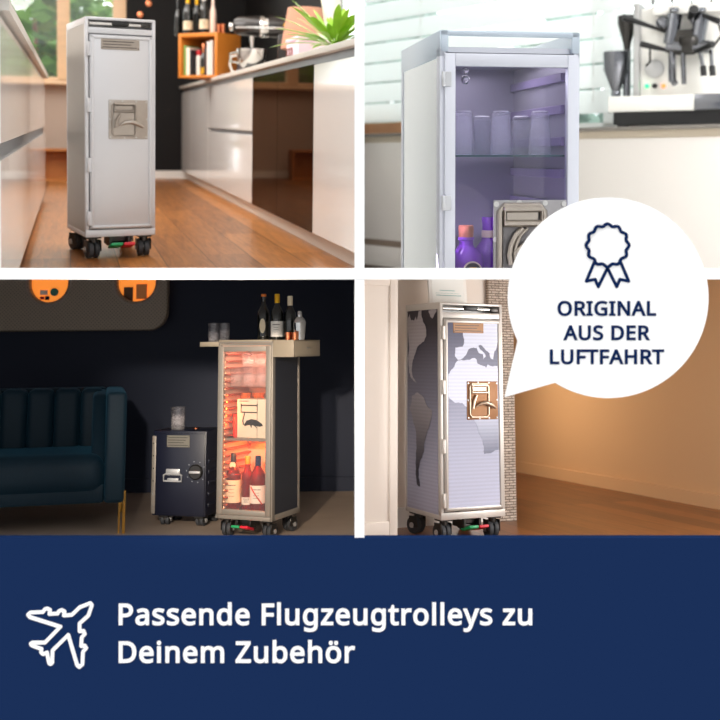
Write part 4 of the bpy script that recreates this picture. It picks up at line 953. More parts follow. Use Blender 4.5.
# espresso machine -------------------------------------------------------
VE = VC+.07
EM0 = M @ T(pix(M, 608, 100, 'y', VE).x, VE, 0) @ RZ(20)
qe = lambda px, py, y=0: pix(EM0, px, py, 'y', y)
ex1 = qe(722,100).x+.04
eo = ex1/2
EM = EM0 @ T(eo, 0, .9)
qe = lambda px, py, y=0: pix(EM, px, py, 'y', y)
def P(px, py, y=0): q = qe(px, py, y); return (q.x, y, q.z)
esteel = mat('espresso machine steel', (128,130,136), .2, metal=1)
white_e = mat('cream white enamel', (244,242,236), .25, coat=.4)
t = thing('espresso_machine', 'white two-lever espresso machine with chrome fittings on the right worktop', 'espresso machine', EM)
x0, x1 = qe(608,100).x, ex1-eo
zt_ = qe(620,96.5).z; zb_ = qe(620,112).z
MB().box(x0, x1, 0, .30, max(.012,zb_), zt_).build('drip_tray', white_e, t, bevel=.004)
MB().box(x0+.5*(x1-x0)+.12, x1, -.004, .05, max(.014,zb_), zt_+.001).build('tray_end', esteel, t, bevel=.003)
ft = MB()
for fx_ in (x0+.06, x1-.06):
    for fy in (.05, .25): MB().cyl((fx_,fy,0),(fx_,fy,max(.013,zb_)+.002),.03).build('foot', MT['black'], t)
MB().box(x0+.02, x1-.01, .02, .29, .012, max(.013,zb_)).build('base_plate', MT['black'], t)
yb = .12
bx0 = qe(636,60,yb).x; ztop = qe(690,5,yb).z
MB().box(bx0, x1-.01, yb, .30, zt_, ztop).build('housing', white_e, t, bevel=.01)
MB().box(qe(633,60,yb-.04).x, qe(639,60,yb-.04).x, yb-.04, .30, zt_, ztop+.02).build('side_post', MT['alu_satin'], t, bevel=.006)
MB().box(qe(655,10,yb).x, x1, yb-.05, yb+.01, ztop-.045, ztop).build('top_edge', white_e, t, bevel=.004)
rl = MB(); zr = qe(690,0,yb).z
for xx in [bx0+.08+i*.09 for i in range(4)]: rl.cyl((xx,yb,ztop),(xx,yb,ztop+.12),.005,n=8)
rl.tube([(bx0+.05,yb,ztop+.05),(x1,yb,ztop+.05)], .006); rl.tube([(bx0+.05,yb,ztop+.11),(x1,yb,ztop+.11)], .006)
rl.build('cup_rail', MT['steel_dark'], t)
def group_head(px, dy):
    g = MB()
    g.cyl(P(px+2,14,.05), P(px-3,44,.05), .035, .032, 20); g.cyl(P(px+1,12,.05), P(px+1,8,.05), .022)
    g.cyl(P(px,26,.16), P(px,26,.05), .025); g.cyl(P(px-6,46,.05), P(px+10,47,.05), .03)
    return g.build('group_head', esteel, t)
group_head(673, 0); group_head(700, 0)
bs = MB(); bs.lathe([(.05,0),(.055,.02),(.05,.045),(0,.05)], c=P(690,46,.05), n=20); bs.box(*(lambda a,c: (a[0],c[0],.03,.09,c[2],a[2]))(P(672,30,.03),P(699,52,.03))); bs.build('boiler_block', MT['steel_dark'], t, bevel=.008)
def handle(a, b, r0=.014):
    h = MB(); h.tube([a, tuple((Vector(a)+Vector(b))/2), b], r0, 10, rs=[r0*.6, r0*.9, r0*1.1]); return h.build('lever_handle', MT['black'], t)
handle(P(655,28,.05), P(623,17,-.06)); handle(P(690,18,.03), P(694,9,-.05), .02); handle(P(666,50,.04), P(641,44,-.04)); handle(P(700,14,.04), P(718,21,-.04)); handle(P(695,52,.04),P(713,44,-.03))
rod = MB()
rod.tube([P(655,28,.05), P(664,31,.08), P(670,30,.1)], .009); rod.tube([P(666,50,.04), P(680,53,.06), P(695,52,.06)], .012)
rod.tube([P(650,48,.06), P(650,62,.05), P(646,66,.05)], .005); rod.tube([P(718,21,.04), P(722,35,.03), P(712,48,.03)], .006)
rod.build('linkage', MT['steel_dark'], t)
wd = MB()
wd.tube([P(672,50,.05), P(673,80,.03), P(675,84,.02)], .016); wd.tube([P(683,52,.05), P(684,84,.03)], .011); wd.tube([P(670,52,.05),P(670,82,.04)], .007)
wd.build('steam_wand', esteel, t)
for a, b_c in ((P(699,48,.03), P(703,66,.01)), (P(711,50,.03), P(712,66,.01))):
    s = MB(); s.tube([a, b_c], .009); s = s.build('spout', esteel, t)
    k = MB(); k.tube([b_c, (b_c[0]+.004, b_c[1], b_c[2]-.045)], .014, 10); k.build('spout_tip', MT['black'], s)
gq = P(655,69,yb)
MB().lathe([(0,0),(.045,0),(.045,.014),(.038,.018),(0,.018)], n=28, M=T(*gq) @ RX(90)).build('gauge', MT['alu_satin'], t)
for px, py, r in ((663,23,.03), (697,20,.028)):
    MB().lathe([(0,0),(r,0),(r,.02),(r*.7,.026),(0,.026)], n=24, M=T(*P(px,py,yb-.02)) @ RX(90)).build('dial', esteel, t)
for px, col, nm in ((647,(40,220,120),'green lamp'), (663.6,(255,120,60),'orange lamp')):
    tag(MB().ball(P(px,86,yb), .011).build('indicator_lamp', mat(nm, col, .3, emit=2.0), t), nm)
MB().lathe([(0,0),(.012,0),(.012,.012),(0,.012)], n=14, M=T(*P(655,86,yb)) @ RX(90)).build('switch', MT['black'], t)
# steel grinder hoppers at the left
qg = P(616,80,.12)
t = thing('coffee_grinder', 'steel coffee grinder with two conical hoppers left of the espresso machine', 'grinder', EM @ T(qg[0], .12, zt_))
hz = lambda py: qe(616,py,.12).z - zt_
hop = MB(); hop.lathe([(.022,hz(96)),(.024,hz(93)),(.02,hz(91)),(.06,hz(70)),(.063,hz(52)),(.059,hz(52)),(.056,hz(69)),(.016,hz(88)),(0,hz(88))], n=28)
hop.build('lower_hopper', esteel, t)
h2 = MB(); h2.lathe([(.014,hz(52)),(.018,hz(44)),(.045,hz(24)),(.045,hz(16)),(0,hz(16))], c=(.045,.03,0), n=24); h2.build('upper_hopper', MT['steel_dark'], t)
cl = MB(); cl.cyl((.045,.03,hz(96)),(.045,.03,hz(50)),.018); cl.build('post', esteel, t)
fit_room(before, 1, 0)
# ================================================================== room 3: dark lounge
before = {o.name for o in bpy.data.objects}
M = R3.M
VW3 = pix(M, 200, 492, 'z', 0).y
navy_wall = mat('dark navy wall', (24,32,52), .6, spec=.3, bump=.05, bscale=30)
concrete = mat('warm grey concrete floor', (165,146,130), .55, var=.35, bscale=2.2, bump=.1)
struct('floor_lounge', box(-3.3, 0.0, 5.0, VW3, -.03, 0), concrete, M)
struct('wall_lounge', box(-3.3, .2, VW3, VW3+.1, 0, 1.9), navy_wall, M)
struct('baseboard_lounge', box(-3.3, .2, VW3-.02, VW3, 0, .095), navy_wall, M)
struct('wall_lounge_left', box(-3.3, -3.2, 4.1, VW3, 0, 1.9), navy_wall, M)

def plate(name, outer, holes, th, mt, par=None, Mx=None, bevel=0, **k):
    """flat plate with holes, outlines in x,z, thickness towards -y"""
    cu = bpy.data.curves.new(name, 'CURVE'); cu.dimensions = '2D'; cu.fill_mode = 'BOTH'
    cu.extrude = th/2; cu.bevel_depth = bevel; cu.bevel_resolution = 2; cu.offset = -bevel
    for pl in [outer]+holes:
        sp = cu.splines.new('POLY'); sp.points.add(len(pl)-1); sp.use_cyclic_u = True
        for p, (a, b) in zip(sp.points, pl): p.co = (a, b, 0, 1)
    tmp = bpy.data.objects.new('tmp', cu); C.objects.link(tmp)
    bpy.context.view_layer.update()
    dg = bpy.context.evaluated_depsgraph_get()
    me = bpy.data.meshes.new_from_object(tmp.evaluated_get(dg))
    bpy.data.objects.remove(tmp); bpy.data.curves.remove(cu)
    me.transform(RX(90)); me.name = name
    me.materials.clear(); me.materials.append(mt)
    o = bpy.data.objects.new(name, me); C.objects.link(o)
    if par: o.parent = par
    if Mx is not None: o.matrix_world = Mx
    return o
def rrect(x0, x1, z0, z1, r, n=8, rs=None):
    pts = []
    for cx, cz, a0 in ((x1-r,z1-r,0),(x0+r,z1-r,90),(x0+r,z0+r,180),(x1-r,z0+r,270)):
        for k in range(n+1):
            a = R(a0+90*k/n); pts.append((cx+r*math.cos(a), cz+r*math.sin(a)))
    return pts

# cabin wall panel with two lit windows
VP = VW3-.10
pm, pt, pb = nt('perforated cabin panel')
tc = pt.nodes.new('ShaderNodeTexCoord'); sp = pt.nodes.new('ShaderNodeSeparateXYZ'); pt.links.new(tc.outputs['Object'], sp.inputs[0])
def sn(src, k):
    a = pt.nodes.new('ShaderNodeMath'); a.operation = 'MULTIPLY'; a.inputs[1].default_value = k; pt.links.new(src, a.inputs[0])
    b = pt.nodes.new('ShaderNodeMath'); b.operation = 'SINE'; pt.links.new(a.outputs[0], b.inputs[0]); return b.outputs[0]
ml = pt.nodes.new('ShaderNodeMath'); ml.operation = 'MULTIPLY'
pt.links.new(sn(sp.outputs['X'], PI/.013), ml.inputs[0]); pt.links.new(sn(sp.outputs['Z'], PI/.013), ml.inputs[1])
gt = pt.nodes.new('ShaderNodeMath'); gt.operation = 'GREATER_THAN'; gt.inputs[1].default_value = .55; pt.links.new(ml.outputs[0], gt.inputs[0])
mx = pt.nodes.new('ShaderNodeMix'); mx.data_type = 'RGBA'; mx.inputs['A'].default_value = lin((150,136,120)); mx.inputs['B'].default_value = lin((108,97,86))
pt.links.new(gt.outputs[0], mx.inputs['Factor']); pt.links.new(mx.outputs['Result'], pb.inputs['Base Color']); pb.inputs['Roughness'].default_value = .5
px_ = lambda x: pix(M, x, 300, 'y', VP).x
pz_ = lambda y: pix(M, 80, y, 'y', VP).z
cx0, cx1 = px_(168.5)-2.55, px_(168.5)
cz0 = pz_(331); cz1 = cz0+.75
t = thing('cabin_wall_panel', 'grey perforated aircraft cabin wall panel with two round-cornered lit windows', 'wall panel', M @ T((cx0+cx1)/2, VP, (cz0+cz1)/2))
ox, oz = (cx0+cx1)/2, (cz0+cz1)/2
holes, wins = [], []
for a, b in ((30,68.5), (117.5,156)):
    xa, xb = px_(a)-ox, px_(b)-ox
    zb_ = pz_(302)-oz
    wins.append((xa, xb, zb_, zb_+.36)); holes.append(rrect(xa, xb, zb_, zb_+.36, (xb-xa)*.49, 10))
plate('panel', rrect(cx0-ox+.45, cx1-ox, cz0-oz, cz1-oz, .13, 10), holes, .05, pm, t, bevel=.012)
glow = mat('lit orange window', (255,150,60), .6, emit=.75, ecol=(255,150,60))
for (xa, xb, za, zb_) in wins:
    m_ = (xb-xa)*.49
    w_ = plate('window_pane', rrect(xa-.01, xb+.01, za-.01, zb_+.01, m_, 10), [], .006, glow, t)
    w_.location = (0, .05, 0)
    rim = MB(); rim.tube([(p[0], -.036, p[1]) for p in rrect(xa-.022, xb+.022, za-.022, zb_+.022, m_+.02, 12)], .006, 8, True)
    rim.build('window_rim', mat('window rim grey',(150,140,130),.4) if 'window rim grey' not in bpy.data.materials else bpy.data.materials['window rim grey'], t)
def wcard(px0, px1, py0, py1, m, nm, lab, cat, round_=False, g=None):
    a = pix(M, px0, py1, 'y', VP+.03); b = pix(M, px1, py0, 'y', VP+.03)
    if round_:
        o = MB().lathe([(0,0),((b.x-a.x)/2,0),((b.x-a.x)/2,.012),(0,.015)], n=24, M=RX(90)).build(nm, m, None, M @ T((a.x+b.x)/2, VP+.04, (a.z+b.z)/2))
    else:
        o = box(a.x, b.x, VP+.03, VP+.042, a.z, b.z).build(nm, m, None, M)
    tag(o, lab, cat, g)
teal = mat('teal enamel', (60,135,120), .5)
wcard(50, 58.5, 287, 297, teal, 'round_badge', 'round teal badge in the left lit window', 'badge', True)
wcard(40, 47.5, 290, 295, MT['label_white'], 'sticker', 'small white sticker with dark print in the left lit window', 'sticker')
wcard(40, 44, 296.5, 299.5, MT['red'], 'sticker', 'small red sticker below the white one in the left lit window', 'sticker')
wcard(45, 49, 296, 300, MT['navy_ink'], 'sticker', 'small navy sticker at the bottom of the left lit window', 'sticker')
wcard(123.5, 133, 287, 301, mat('bronze card',(96,66,36),.5), 'framed_card', 'dark framed card at the left of the right lit window', 'card')
wcard(136, 147, 284, 299, mat('peach card',(250,170,100),.6), 'postcard', 'pale orange postcard in the right lit window', 'card')

# sofa -------------------------------------------------------------------
velvet = mat('petrol velvet', (8,29,40), .6, sheen=.3, spec=.2, bump=.1, bscale=60, var=.25)
velvet.node_tree.nodes['Principled BSDF'].inputs['Sheen Tint'].default_value = lin((60,120,150))
fl = pix(M, 123.5, 534, 'z', 0)
SV = fl.y                      # front of the sofa
xa1 = fl.x
zA = pix(M, 115, 391.5, 'y', SV+.05).z
t = thing('sofa', 'petrol blue velvet sofa with channelled back and slim brass legs', 'sofa', M @ T(fl.x, SV, 0) @ RZ(14.5) @ T(-fl.x, 0, 0))
aw = pix(M, 124, 450, 'y', SV).x - pix(M, 104, 450, 'y', SV).x
z0 = pix(M, 115, 503, 'y', SV).z
XL = -2.45
dp = .80
arm = MB().box(xa1-aw, xa1, 0, dp, z0, zA); arm.build('arm', velvet, t, bevel=.022, seg=3)
MB().box(XL, XL+aw, 0, dp, z0, zA).build('arm', velvet, t, bevel=.022, seg=3)
MB().box(XL+aw, xa1-aw, .03, dp, z0, z0+.10).build('seat_base', velvet, t, bevel=.015)
sz1 = pix(M, 50, 449.5, 'y', SV+.25).z
cs = MB().box(XL+aw+.004, xa1-aw-.004+.012, -.005, .62, z0+.05, sz1)
cs.build('seat_cushion', velvet, t, bevel=.085, seg=5)
MB().box(XL+aw, xa1-aw, .68, dp, z0+.1, zA).build('back_frame', velvet, t, bevel=.015)
cw = pix(M, 55, 420, 'y', SV+.55).x - pix(M, 30, 420, 'y', SV+.55).x
xx = pix(M, 92, 420, 'y', SV+.55).x
xr = xa1-aw-.01
edges = [xr, xx-cw*.45]
x = xr-cw*.9
edges = [xr, x]
while x-cw > XL+aw: x -= cw; edges.append(x)
for a, b in zip(edges[1:], edges):
    MB().box(a+.001, b-.001, .5, .70, z0+.14, zA+.002).build('back_channel', velvet, t, bevel=min(.04,(b-a)*.42), seg=4)
# sloping inner bolster where the back curves into the arm
bo = MB(); P_ = [(.02,sz1-.1),(.10,sz1+.02),(.40,zA-.03),(.55,zA-.01),(.68,zA-.01),(.68,sz1-.1)]
bo.prism(P_, lambda u,v,w: (w,u,v), xa1-aw-.075, xa1-aw+.01); bo.build('bolster', velvet, t, bevel=.025, seg=3)
for lx in (xa1-.002, XL+.02):
    for ly in (.02, dp-.04):
        l = MB(); l.box(lx-.007, lx+.009, ly-.009, ly+.009, 0, z0+(.065 if ly < .1 else 0)); l.build('leg', MT['brass'], t, bevel=.001, seg=1)
lx = pix(M, 120, 520, 'y', SV+.02).x
l = MB(); l.box(lx-.005, lx+.005, .03, .04, 0, z0); l.build('leg', MT['brass'], t)

# main trolley -----------------------------------------------------------
c3 = pix(M, 271.5, 541, 'z', 0)
W3, D3 = .33, .32
TM3 = M @ T(c3.x, c3.y, 0) @ RZ(-23) @ T(-W3/2, 0, 0)
frame3 = mat('grey trolley frame', (150,142,132), .45, metal=.45)
side3 = mat('navy side panel', (24,28,40), .45)
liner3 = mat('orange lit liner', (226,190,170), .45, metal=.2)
H3 = pix(TM3, 250, 341.5, 'y', 0).z
zt3 = pix(TM3, 250, 345.5, 'y', 0).z
t3, dr3 = glass_trolley(TM3, 'navy airline bar trolley with a glass door, lit orange inside, beside the sofa', W3, D3, .095, H3,
    dict(frame=frame3, side=side3, liner=liner3, runner=mat('shaded runner', (150,84,60), .5), glass=thin_glass('bar door pane', (250,246,242), 1.25), band=frame3), zt3, .030, .028, .02, .036, False, ())  # runners coloured darker to paint the shading between the ridges
hb = MB(); hb.box(-W3/2+.08, W3/2-.02, .03, .05, zt3+.004, H3-.008); hb.build('handle_inlay', mat('orange handle inlay', (235,150,60), .5), t3)  # orange bar painting the glow inside the handle slot
trolley_base(t3, W3, D3)
lp = MB(); lz0, lz1 = pix(TM3, 224, 507, 'y', .02).z, pix(TM3, 224, 362, 'y', .02).z
ledm = mat('led dot', (255,225,200), .3, emit=2, ecol=(255,190,140))
n = 27
for k in range(n):
    lp.ball((-W3/2+.034, .012, lz0+(lz1-lz0)*k/(n-1)), .0036, 8, 6)
lp.build('led_strip', ledm, t3)
zs1 = pix(TM3, 245, 438, 'y', .05).z; zs2 = pix(TM3, 245, 386.5, 'y', .08).z
sh3 = mat('shelf edge grey', (150,140,130), .4, metal=.5)
tag(MB().box(-W3/2+.02, W3/2-.02, .02, D3-.02, zs1-.012, zs1).build('shelf', sh3, None, TM3), 'grey shelf inside the lit bar trolley, below the white carton', 'shelf')
tag(MB().box(-W3/2+.02, W3/2-.02, .05, D3-.02, zs2-.005, zs2).build('glass_shelf', thin_glass('clear shelf', (245,235,230), 1.4), None, TM3), 'clear shelf under the crystal tumblers in the lit bar trolley', 'shelf')
cry = tumbler_glass('cut crystal', (253,252,253), .10, (250,245,245), 90)
tb3 = None
def cut_tumbler(Mx, r, h, label, group, m=cry):
    t = thing('crystal_tumbler', label, 'glass', Mx, group)
    n = 24; pts = []; fs = []
    zs = [0,.16,.30,.44,.58,.72,1.0]
    for j, z in enumerate(zs):
        for k in range(n):
            a = 2*PI*(k+.5*(j % 2 if j < 6 else 0))/n
            rr = r*(.93+.07*z)*(1.0 if (j in (0,6) or (k+j) % 2) else .93)
            pts.append((rr*math.cos(a), rr*math.sin(a), z*h))
    for j in range(len(zs)-1):
        for k in range(n): fs.append((j*n+k, j*n+(k+1)%n, (j+1)*n+(k+1)%n, (j+1)*n+k))
    g = MB(); g._add(pts, fs)
    g.lathe([(r*.98,h),(r*.93,h),(r*.84,h*.2),(0,h*.17)], n=n)
    g.lathe([(0,0),(r*.93,0)], n=n)
    g.build('glass_wall', m, t, smooth=15)
    return t
gx = lambda px, y: pix(TM3, px, 380, 'y', y).x
gh = pix(TM3, 245, 367, 'y', .09).z - zs2
rr = (gx(243,.09)-gx(230.5,.09))/2*.97
for px, nm in ((236.5,'left'),(249.5,'middle'),(262.5,'right')):
    cut_tumbler(TM3 @ T(gx(px,.09), .09, zs2+.001), rr, gh, nm+' tumbler of the front row inside the lit bar trolley', 'tumblers inside the bar trolley')
for px, nm in ((247,'left'),(260,'right')):
    cut_tumbler(TM3 @ T(gx(px,.17), .17, zs2+.001), rr, gh, nm+' tumbler of the back row inside the lit bar trolley', 'tumblers inside the bar trolley')
cut_tumbler(TM3 @ T(gx(248.5,.10), .10, zs2+gh+.003), rr, gh*.7, 'tumbler stacked on top of the front row inside the bar trolley', 'tumblers inside the bar trolley')
cut_tumbler(TM3 @ T(gx(261.5,.11), .11, zs2+gh+.003), rr, gh*.65, 'tumbler stacked at the right on top of the row inside the bar trolley', 'tumblers inside the bar trolley')
# white carton with a printed trolley latch
ya_ = .05
a = pix(TM3, 237, 437, 'y', ya_); b = pix(TM3, 266, 399.5, 'y', ya_)
t = thing('gift_carton', 'white carton printed with a black trolley latch, on the grey shelf', 'box', TM3 @ T((a.x+b.x)/2, ya_, zs1))
hw, hh = (b.x-a.x)/2, b.z-zs1
MB().box(-hw, hw, 0, .12, .001, hh).build('carton', mat('white carton', (226,214,196), .6), t, bevel=.002)
k = MB()
X = lambda u: -hw+2*hw*u
Z = lambda v: hh*(1-v)
k.tube([(X(.14),-.001,Z(.12)),(X(.14),-.001,Z(.34)),(X(.7),-.001,Z(.34)),(X(.7),-.001,Z(.12))], .0035, 6)
k.tube([(X(.16),-.001,Z(.16)),(X(.68),-.001,Z(.16))], .0035, 6)
k.tube([(X(.26),-.001,Z(.36)),(X(.2),-.001,Z(.55)),(X(.22),-.001,Z(.66))], .003, 6)
k.prism([(X(u),Z(v)) for u,v in ((.24,.66),(.34,.55),(.5,.51),(.68,.53),(.86,.62),(.9,.68),(.8,.7),(.66,.68),(.7,.75),(.62,.69),(.52,.66),(.5,.74),(.45,.66),(.33,.68),(.28,.7))], lambda u,v,w: (u,w,v), -.0025, .0005)
k.build('latch_print', MT['black'], t)
k = MB()
for u0, u1 in ((.08,.16),(.18,.24),(.26,.4)): k.tube([(X(u0),-.001,Z(.05)),(X(u1),-.001,Z(.05))], .002, 5)
k.tube([(X(.7),-.0005,Z(0)),(X(.7),-.0005,Z(1))], .0012, 4)
k.build('print_line', MT['steel_dark'], t)
redm = mat('red tin', (200,40,20), .4)
q = pix(TM3, 235, 430, 'y', .09)
tag(MB().lathe([(0,0),(.016,0),(.016,.11),(.012,.115),(0,.115)], n=20).build('small_tin', redm, None, TM3 @ T(q.x, .10, zs1+.001)), 'small red tin left of the white carton', 'tin')
for px, lab in ((244,'left'),(257,'right')):
    q = pix(TM3, px, 395, 'y', .2)
    tag(MB().lathe([(0,0),(.022,0),(.03,.05),(.034,.1),(.031,.1),(.02,.03),(0,.02)], n=20).build('glass_bowl', mat('amber bowl glass', (255,150,70), .1, trans=.6) if 'amber bowl glass' not in bpy.data.materials else bpy.data.materials['amber bowl glass'], None, TM3 @ T(q.x, .22, zs1+.13)), lab+' amber bowl behind the white carton', 'bowl', 'amber bowls behind the carton')
tag(MB().box(-.1,.13,.2,.28,0,.128).build('carton_box', mat('tan carton',(190,120,80),.6), None, TM3 @ T(0,0,zs1+.001)), 'tan carton at the back of the shelf behind the white carton', 'box')
whisky = mat('whisky glass', (130,34,10), .06, trans=.45)
amber = mat('amber glass', (120,20,10), .08, trans=.3)
zf = .095+.021
def bt(px, py_top, y, r, cap, capm, body, lab, lz, label, extra=None, neck=.012):
    q = pix(TM3, px, 480, 'y', y); h = pix(TM3, px, py_top, 'y', y).z - zf
    return bottle('whisky_bottle', label, TM3 @ T(q.x, y, zf) @ RZ(15), r, h, neck, body, cap, capm, lab, lz, 'whisky bottles inside the bar trolley', .72, extra)
def medallion(t, r, h):
    MB().lathe([(0,0),(.017,0),(.017,.004),(0,.004)], n=20, M=T(0,-.018,h*.80) @ RX(90)).build('neck_medallion', MT['label_cream'], t)
def slash(t, r, h):
    pts = []
    for k in range(9):
        a = -PI/2+(k-4)/4*.75; pts.append((r*1.03*math.cos(a), r*1.03*math.sin(a), h*(.48-.30*k/8)))
    MB().tube(pts, .0035, 5).build('label_stripe', redm, t)
cap_black = MT['black']
bt(233.5, 453, .09, .041, .18, cap_black, whisky, MT['label_cream'], (.17,.55), 'whisky bottle with a cream label and neck medallion, left inside the bar trolley', medallion)
bt(247.5, 456, .10, .031, .14, mat('amber cap',(230,130,20),.4), amber, MT['label_white'], (.15,.28), 'slim dark whisky bottle with a small white label, middle inside the bar trolley')
bt(258, 456, .085, .043, .17, MT['navy_ink'], amber, MT['label_white'], (.19,.50), 'whisky bottle with a white label and red diagonal stripe, right inside the bar trolley', slash)
area_light('bar lamp low', TM3, (.02, .03, zs1-.02), (0, .2, .15), .22, .01, 2.0, (1,.17,.02), 150)
area_light('bar lamp low back', TM3, (0, D3-.05, zs1-.03), (0,.1,.15), .2, .05, 1.0, (1,.2,.03))
area_light('bar lamp mid', TM3, (-W3/2+.03, .03, (zs1+zs2)/2), (.1,.25,(zs1+zs2)/2), .01, .2, 1.0, (1,.2,.04), 160)
area_light('bar lamp top', TM3, (0, .06, zt3-.012), (0,.12,zs2), .2, .04, 1.3, (1,.45,.32))
# flaps on top
zl0, zl1 = pix(TM3, 209, 346, 'y', 0).z, pix(TM3, 209, 339.7, 'y', 0).z
fl_m = mat('warm grey tray metal', (158,145,126), .45, metal=.2)
xl = pix(TM3, 199.5, 343, 'y', .0).x
t = thing('side_tray', 'slim warm grey tray folded out at the left of the bar trolley top', 'tray', TM3 @ T((xl-W3/2)/2, 0, H3))
L = (-W3/2-.004-xl)/2
MB().box(-L, L, 0, D3, -.026, -.018).box(-L, -L+.004, 0, D3, -.026, .0).box(-L, L, 0, .004, -.026, .0).box(-L,L,D3-.004,D3,-.026,0).build('tray', fl_m, t, bevel=.001)
tp = MB().box(-W3/2-.002, W3/2+.002, -.004, D3+.004, 0, .009).build('bar_top', fl_m, None, TM3 @ T(0,0,H3), bevel=.003)
tag(tp, 'warm grey metal top plate of the bar trolley carrying the bottles', 'tray')
xr_ = pix(TM3, 294, 350, 'y', .0).x
zr0 = pix(TM3, 294, 357, 'y', 0).z
t = thing('hanging_tray', 'deep warm grey drawer tray hung on the right of the bar trolley top', 'drawer', TM3 @ T((xr_+W3/2)/2+.003, 0, zr0))
L = (xr_-W3/2)/2-.003; hh = H3+.006-zr0
MB().box(-L, L, -.004, .004, 0, hh).box(-L, L, D3-.004, D3, 0, hh).box(-L, -L+.004, 0, D3, 0, hh).box(L-.004, L, 0, D3, 0, hh).box(-L, L, 0, D3, 0, .006).box(-L,L,0,D3,hh-.006,hh).build('drawer_box', fl_m, t, bevel=.001)
MB().box(L-.001, L+.004, D3*.45, D3*.62, hh*.5, hh*.55).build('drawer_pull', MT['chrome'], t, bevel=.001, seg=1)
ZTOP = H3+.0095
def on_top(px, y): return pix(TM3, px, 338, 'y', y).x
def bt2(px, pt, y, r, cap, capm, lab, lz, label, z=ZTOP, extra=None):
    h = pix(TM3, px, pt, 'y', y).z - z
    return bottle('spirit_bottle', label, TM3 @ T(on_top(px,y), y, z) @ RZ(18), r, h, .011, bott, cap, capm, lab, lz, 'bottles on the bar trolley top', .66, extra)
ocap = mat('orange wax cap', (225,120,40), .5)
def seal(t, r, h): MB().lathe([(0,0),(.011,0),(.011,.003),(0,.003)], n=16, M=T(0,-.012,h*.70) @ RX(90)).build('neck_seal', mat('pink seal',(190,120,100),.6), t)
bt2(263.5, 294, .12, .034, .06, ocap, None, None, 'dark spirit bottle with an orange cap and oval cream label, left on the bar top', extra=lambda t,r,h: (seal(t,r,h), MB().prism([(.016*math.cos(2*PI*k/20), h*.3+.04*math.sin(2*PI*k/20)) for k in range(20)], lambda u,v,w: (u,w,v), -r-.002, -r+.004).build('bottle_label', MT['label_cream'], t)))
bt2(277, 294, .11, .034, .2, gold, MT['label_white'], (.06,.4), 'dark spirit bottle with a gold neck and square white label, middle on the bar top')
ZD = zr0+hh+.001
bt2(290, 296, .14, .033, .22, MT['label_cream'], None, None, 'dark spirit bottle with a pale neck wrap, right, behind the shaker', z=ZD)
q = pix(TM3, 299.5, 325, 'y', .09)
h_ = pix(TM3, 299.5, 311, 'y', .09).z - ZD
t = thing('cocktail_shaker', 'polished steel cocktail shaker on the right drawer tray', 'shaker', TM3 @ T(q.x, .09, ZD))
MB().lathe([(0,0),(.026,0),(.029,.01),(.034,h_*.56),(0,h_*.56)], n=28).build('tin', MT['chrome'], t)
MB().lathe([(.0345,h_*.56),(.035,h_*.6),(.03,h_*.7),(.016,h_*.8),(.014,h_*.8),(0,h_*.8)], n=28).build('lid', MT['chrome'], t)
MB().lathe([(0,h_*.8),(.013,h_*.8),(.014,h_*.93),(.009,h_),(0,h_)], n=20).build('cap', MT['chrome'], t)
for px, nm in ((288,'left'),(295,'right')):
    q = pix(TM3, px, 336, 'y', .045)
    tag(MB().lathe([(0,0),(.016,0),(.0185,.04),(.016,.04),(.012,.005),(0,.005)], n=20).build('copper_cup', copper, None, TM3 @ T(q.x, .045, ZD)), nm+' copper cup in front of the cocktail shaker', 'cup', 'copper cups on the bar trolley')
ZL = H3-.0175
for px, y, nm in ((213.5,.10,'left crystal tumbler on the slim side tray'), (224.5,.13,'right crystal tumbler at the edge of the bar top')):
    on = px < 217
    z = ZL if on else ZTOP
    q = pix(TM3, px, 335, 'y', y)
    cut_tumbler(TM3 @ T(q.x, y, z), .031, pix(TM3, px, 323, 'y', y).z-z, nm, 'crystal tumblers on the bar trolley top')

# small navy trolley ------------------------------------------------------
s0 = pix(M, 205, 528, 'z', 0)
SM_ = M @ T(s0.x, s0.y, 0) @ RZ(-14)
navy_p = mat('navy box paint', (16,20,38), .4)
wS = -(pix(SM_, 152, 500, 'y', 0).x)
zb_, zt_ = pix(SM_, 200, 517, 'y', 0).z, pix(SM_, 200, 431, 'y', 0).z
dS = .26
SM = SM_ @ T(-wS/2, 0, 0)
t = thing('galley_box_trolley', 'small navy box trolley with a round turn latch, between sofa and bar trolley', 'trolley', SM)
MB().box(-wS/2, wS/2, 0, dS, zb_, zt_).build('body', navy_p, t, bevel=.006)
MB().box(-wS/2+.022, wS/2-.006, -.008, .004, zb_+.012, zt_-.014).build('door', navy_p, t, bevel=.003)
st = MB().box(-wS/2-.004, -wS/2+.02, -.006, .012, zb_+.01, zt_-.03).build('hinge_strip', frame3, t, bevel=.002)
rv = MB()
for k in range(6): MB().cyl((-wS/2+.008,-.009,zb_+.05+k*(zt_-zb_-.12)/5),(-wS/2+.008,-.005,zb_+.05+k*(zt_-zb_-.12)/5),.004,n=8).build('rivet', MT['chrome'], st)
for k in range(5):
    z = zb_+.05+k*.06
    MB().box(wS/2-.001, wS/2+.006, .03, dS-.03, z, z+.02).build('side_rail', navy_p, t, bevel=.002)
qn = lambda px, py: pix(SM, px, py, 'y', -.008)
a, b = qn(167,447), qn(190,435.5)
nameplate(t, a.x, b.x, a.z, b.z, -.008, mat('bronze nameplate', (130,124,112), .4, metal=.6))
a, b = qn(164,481.5), qn(182,469)
hd = MB(); hd.box(a.x+.012, b.x-.012, -.014, -.006, a.z+.035, b.z); hd.box(a.x+.02, b.x-.02, -.014,-.006, a.z, a.z+.02)
hd = hd.build('latch_plate', MT['alu_satin'], t, bevel=.003)
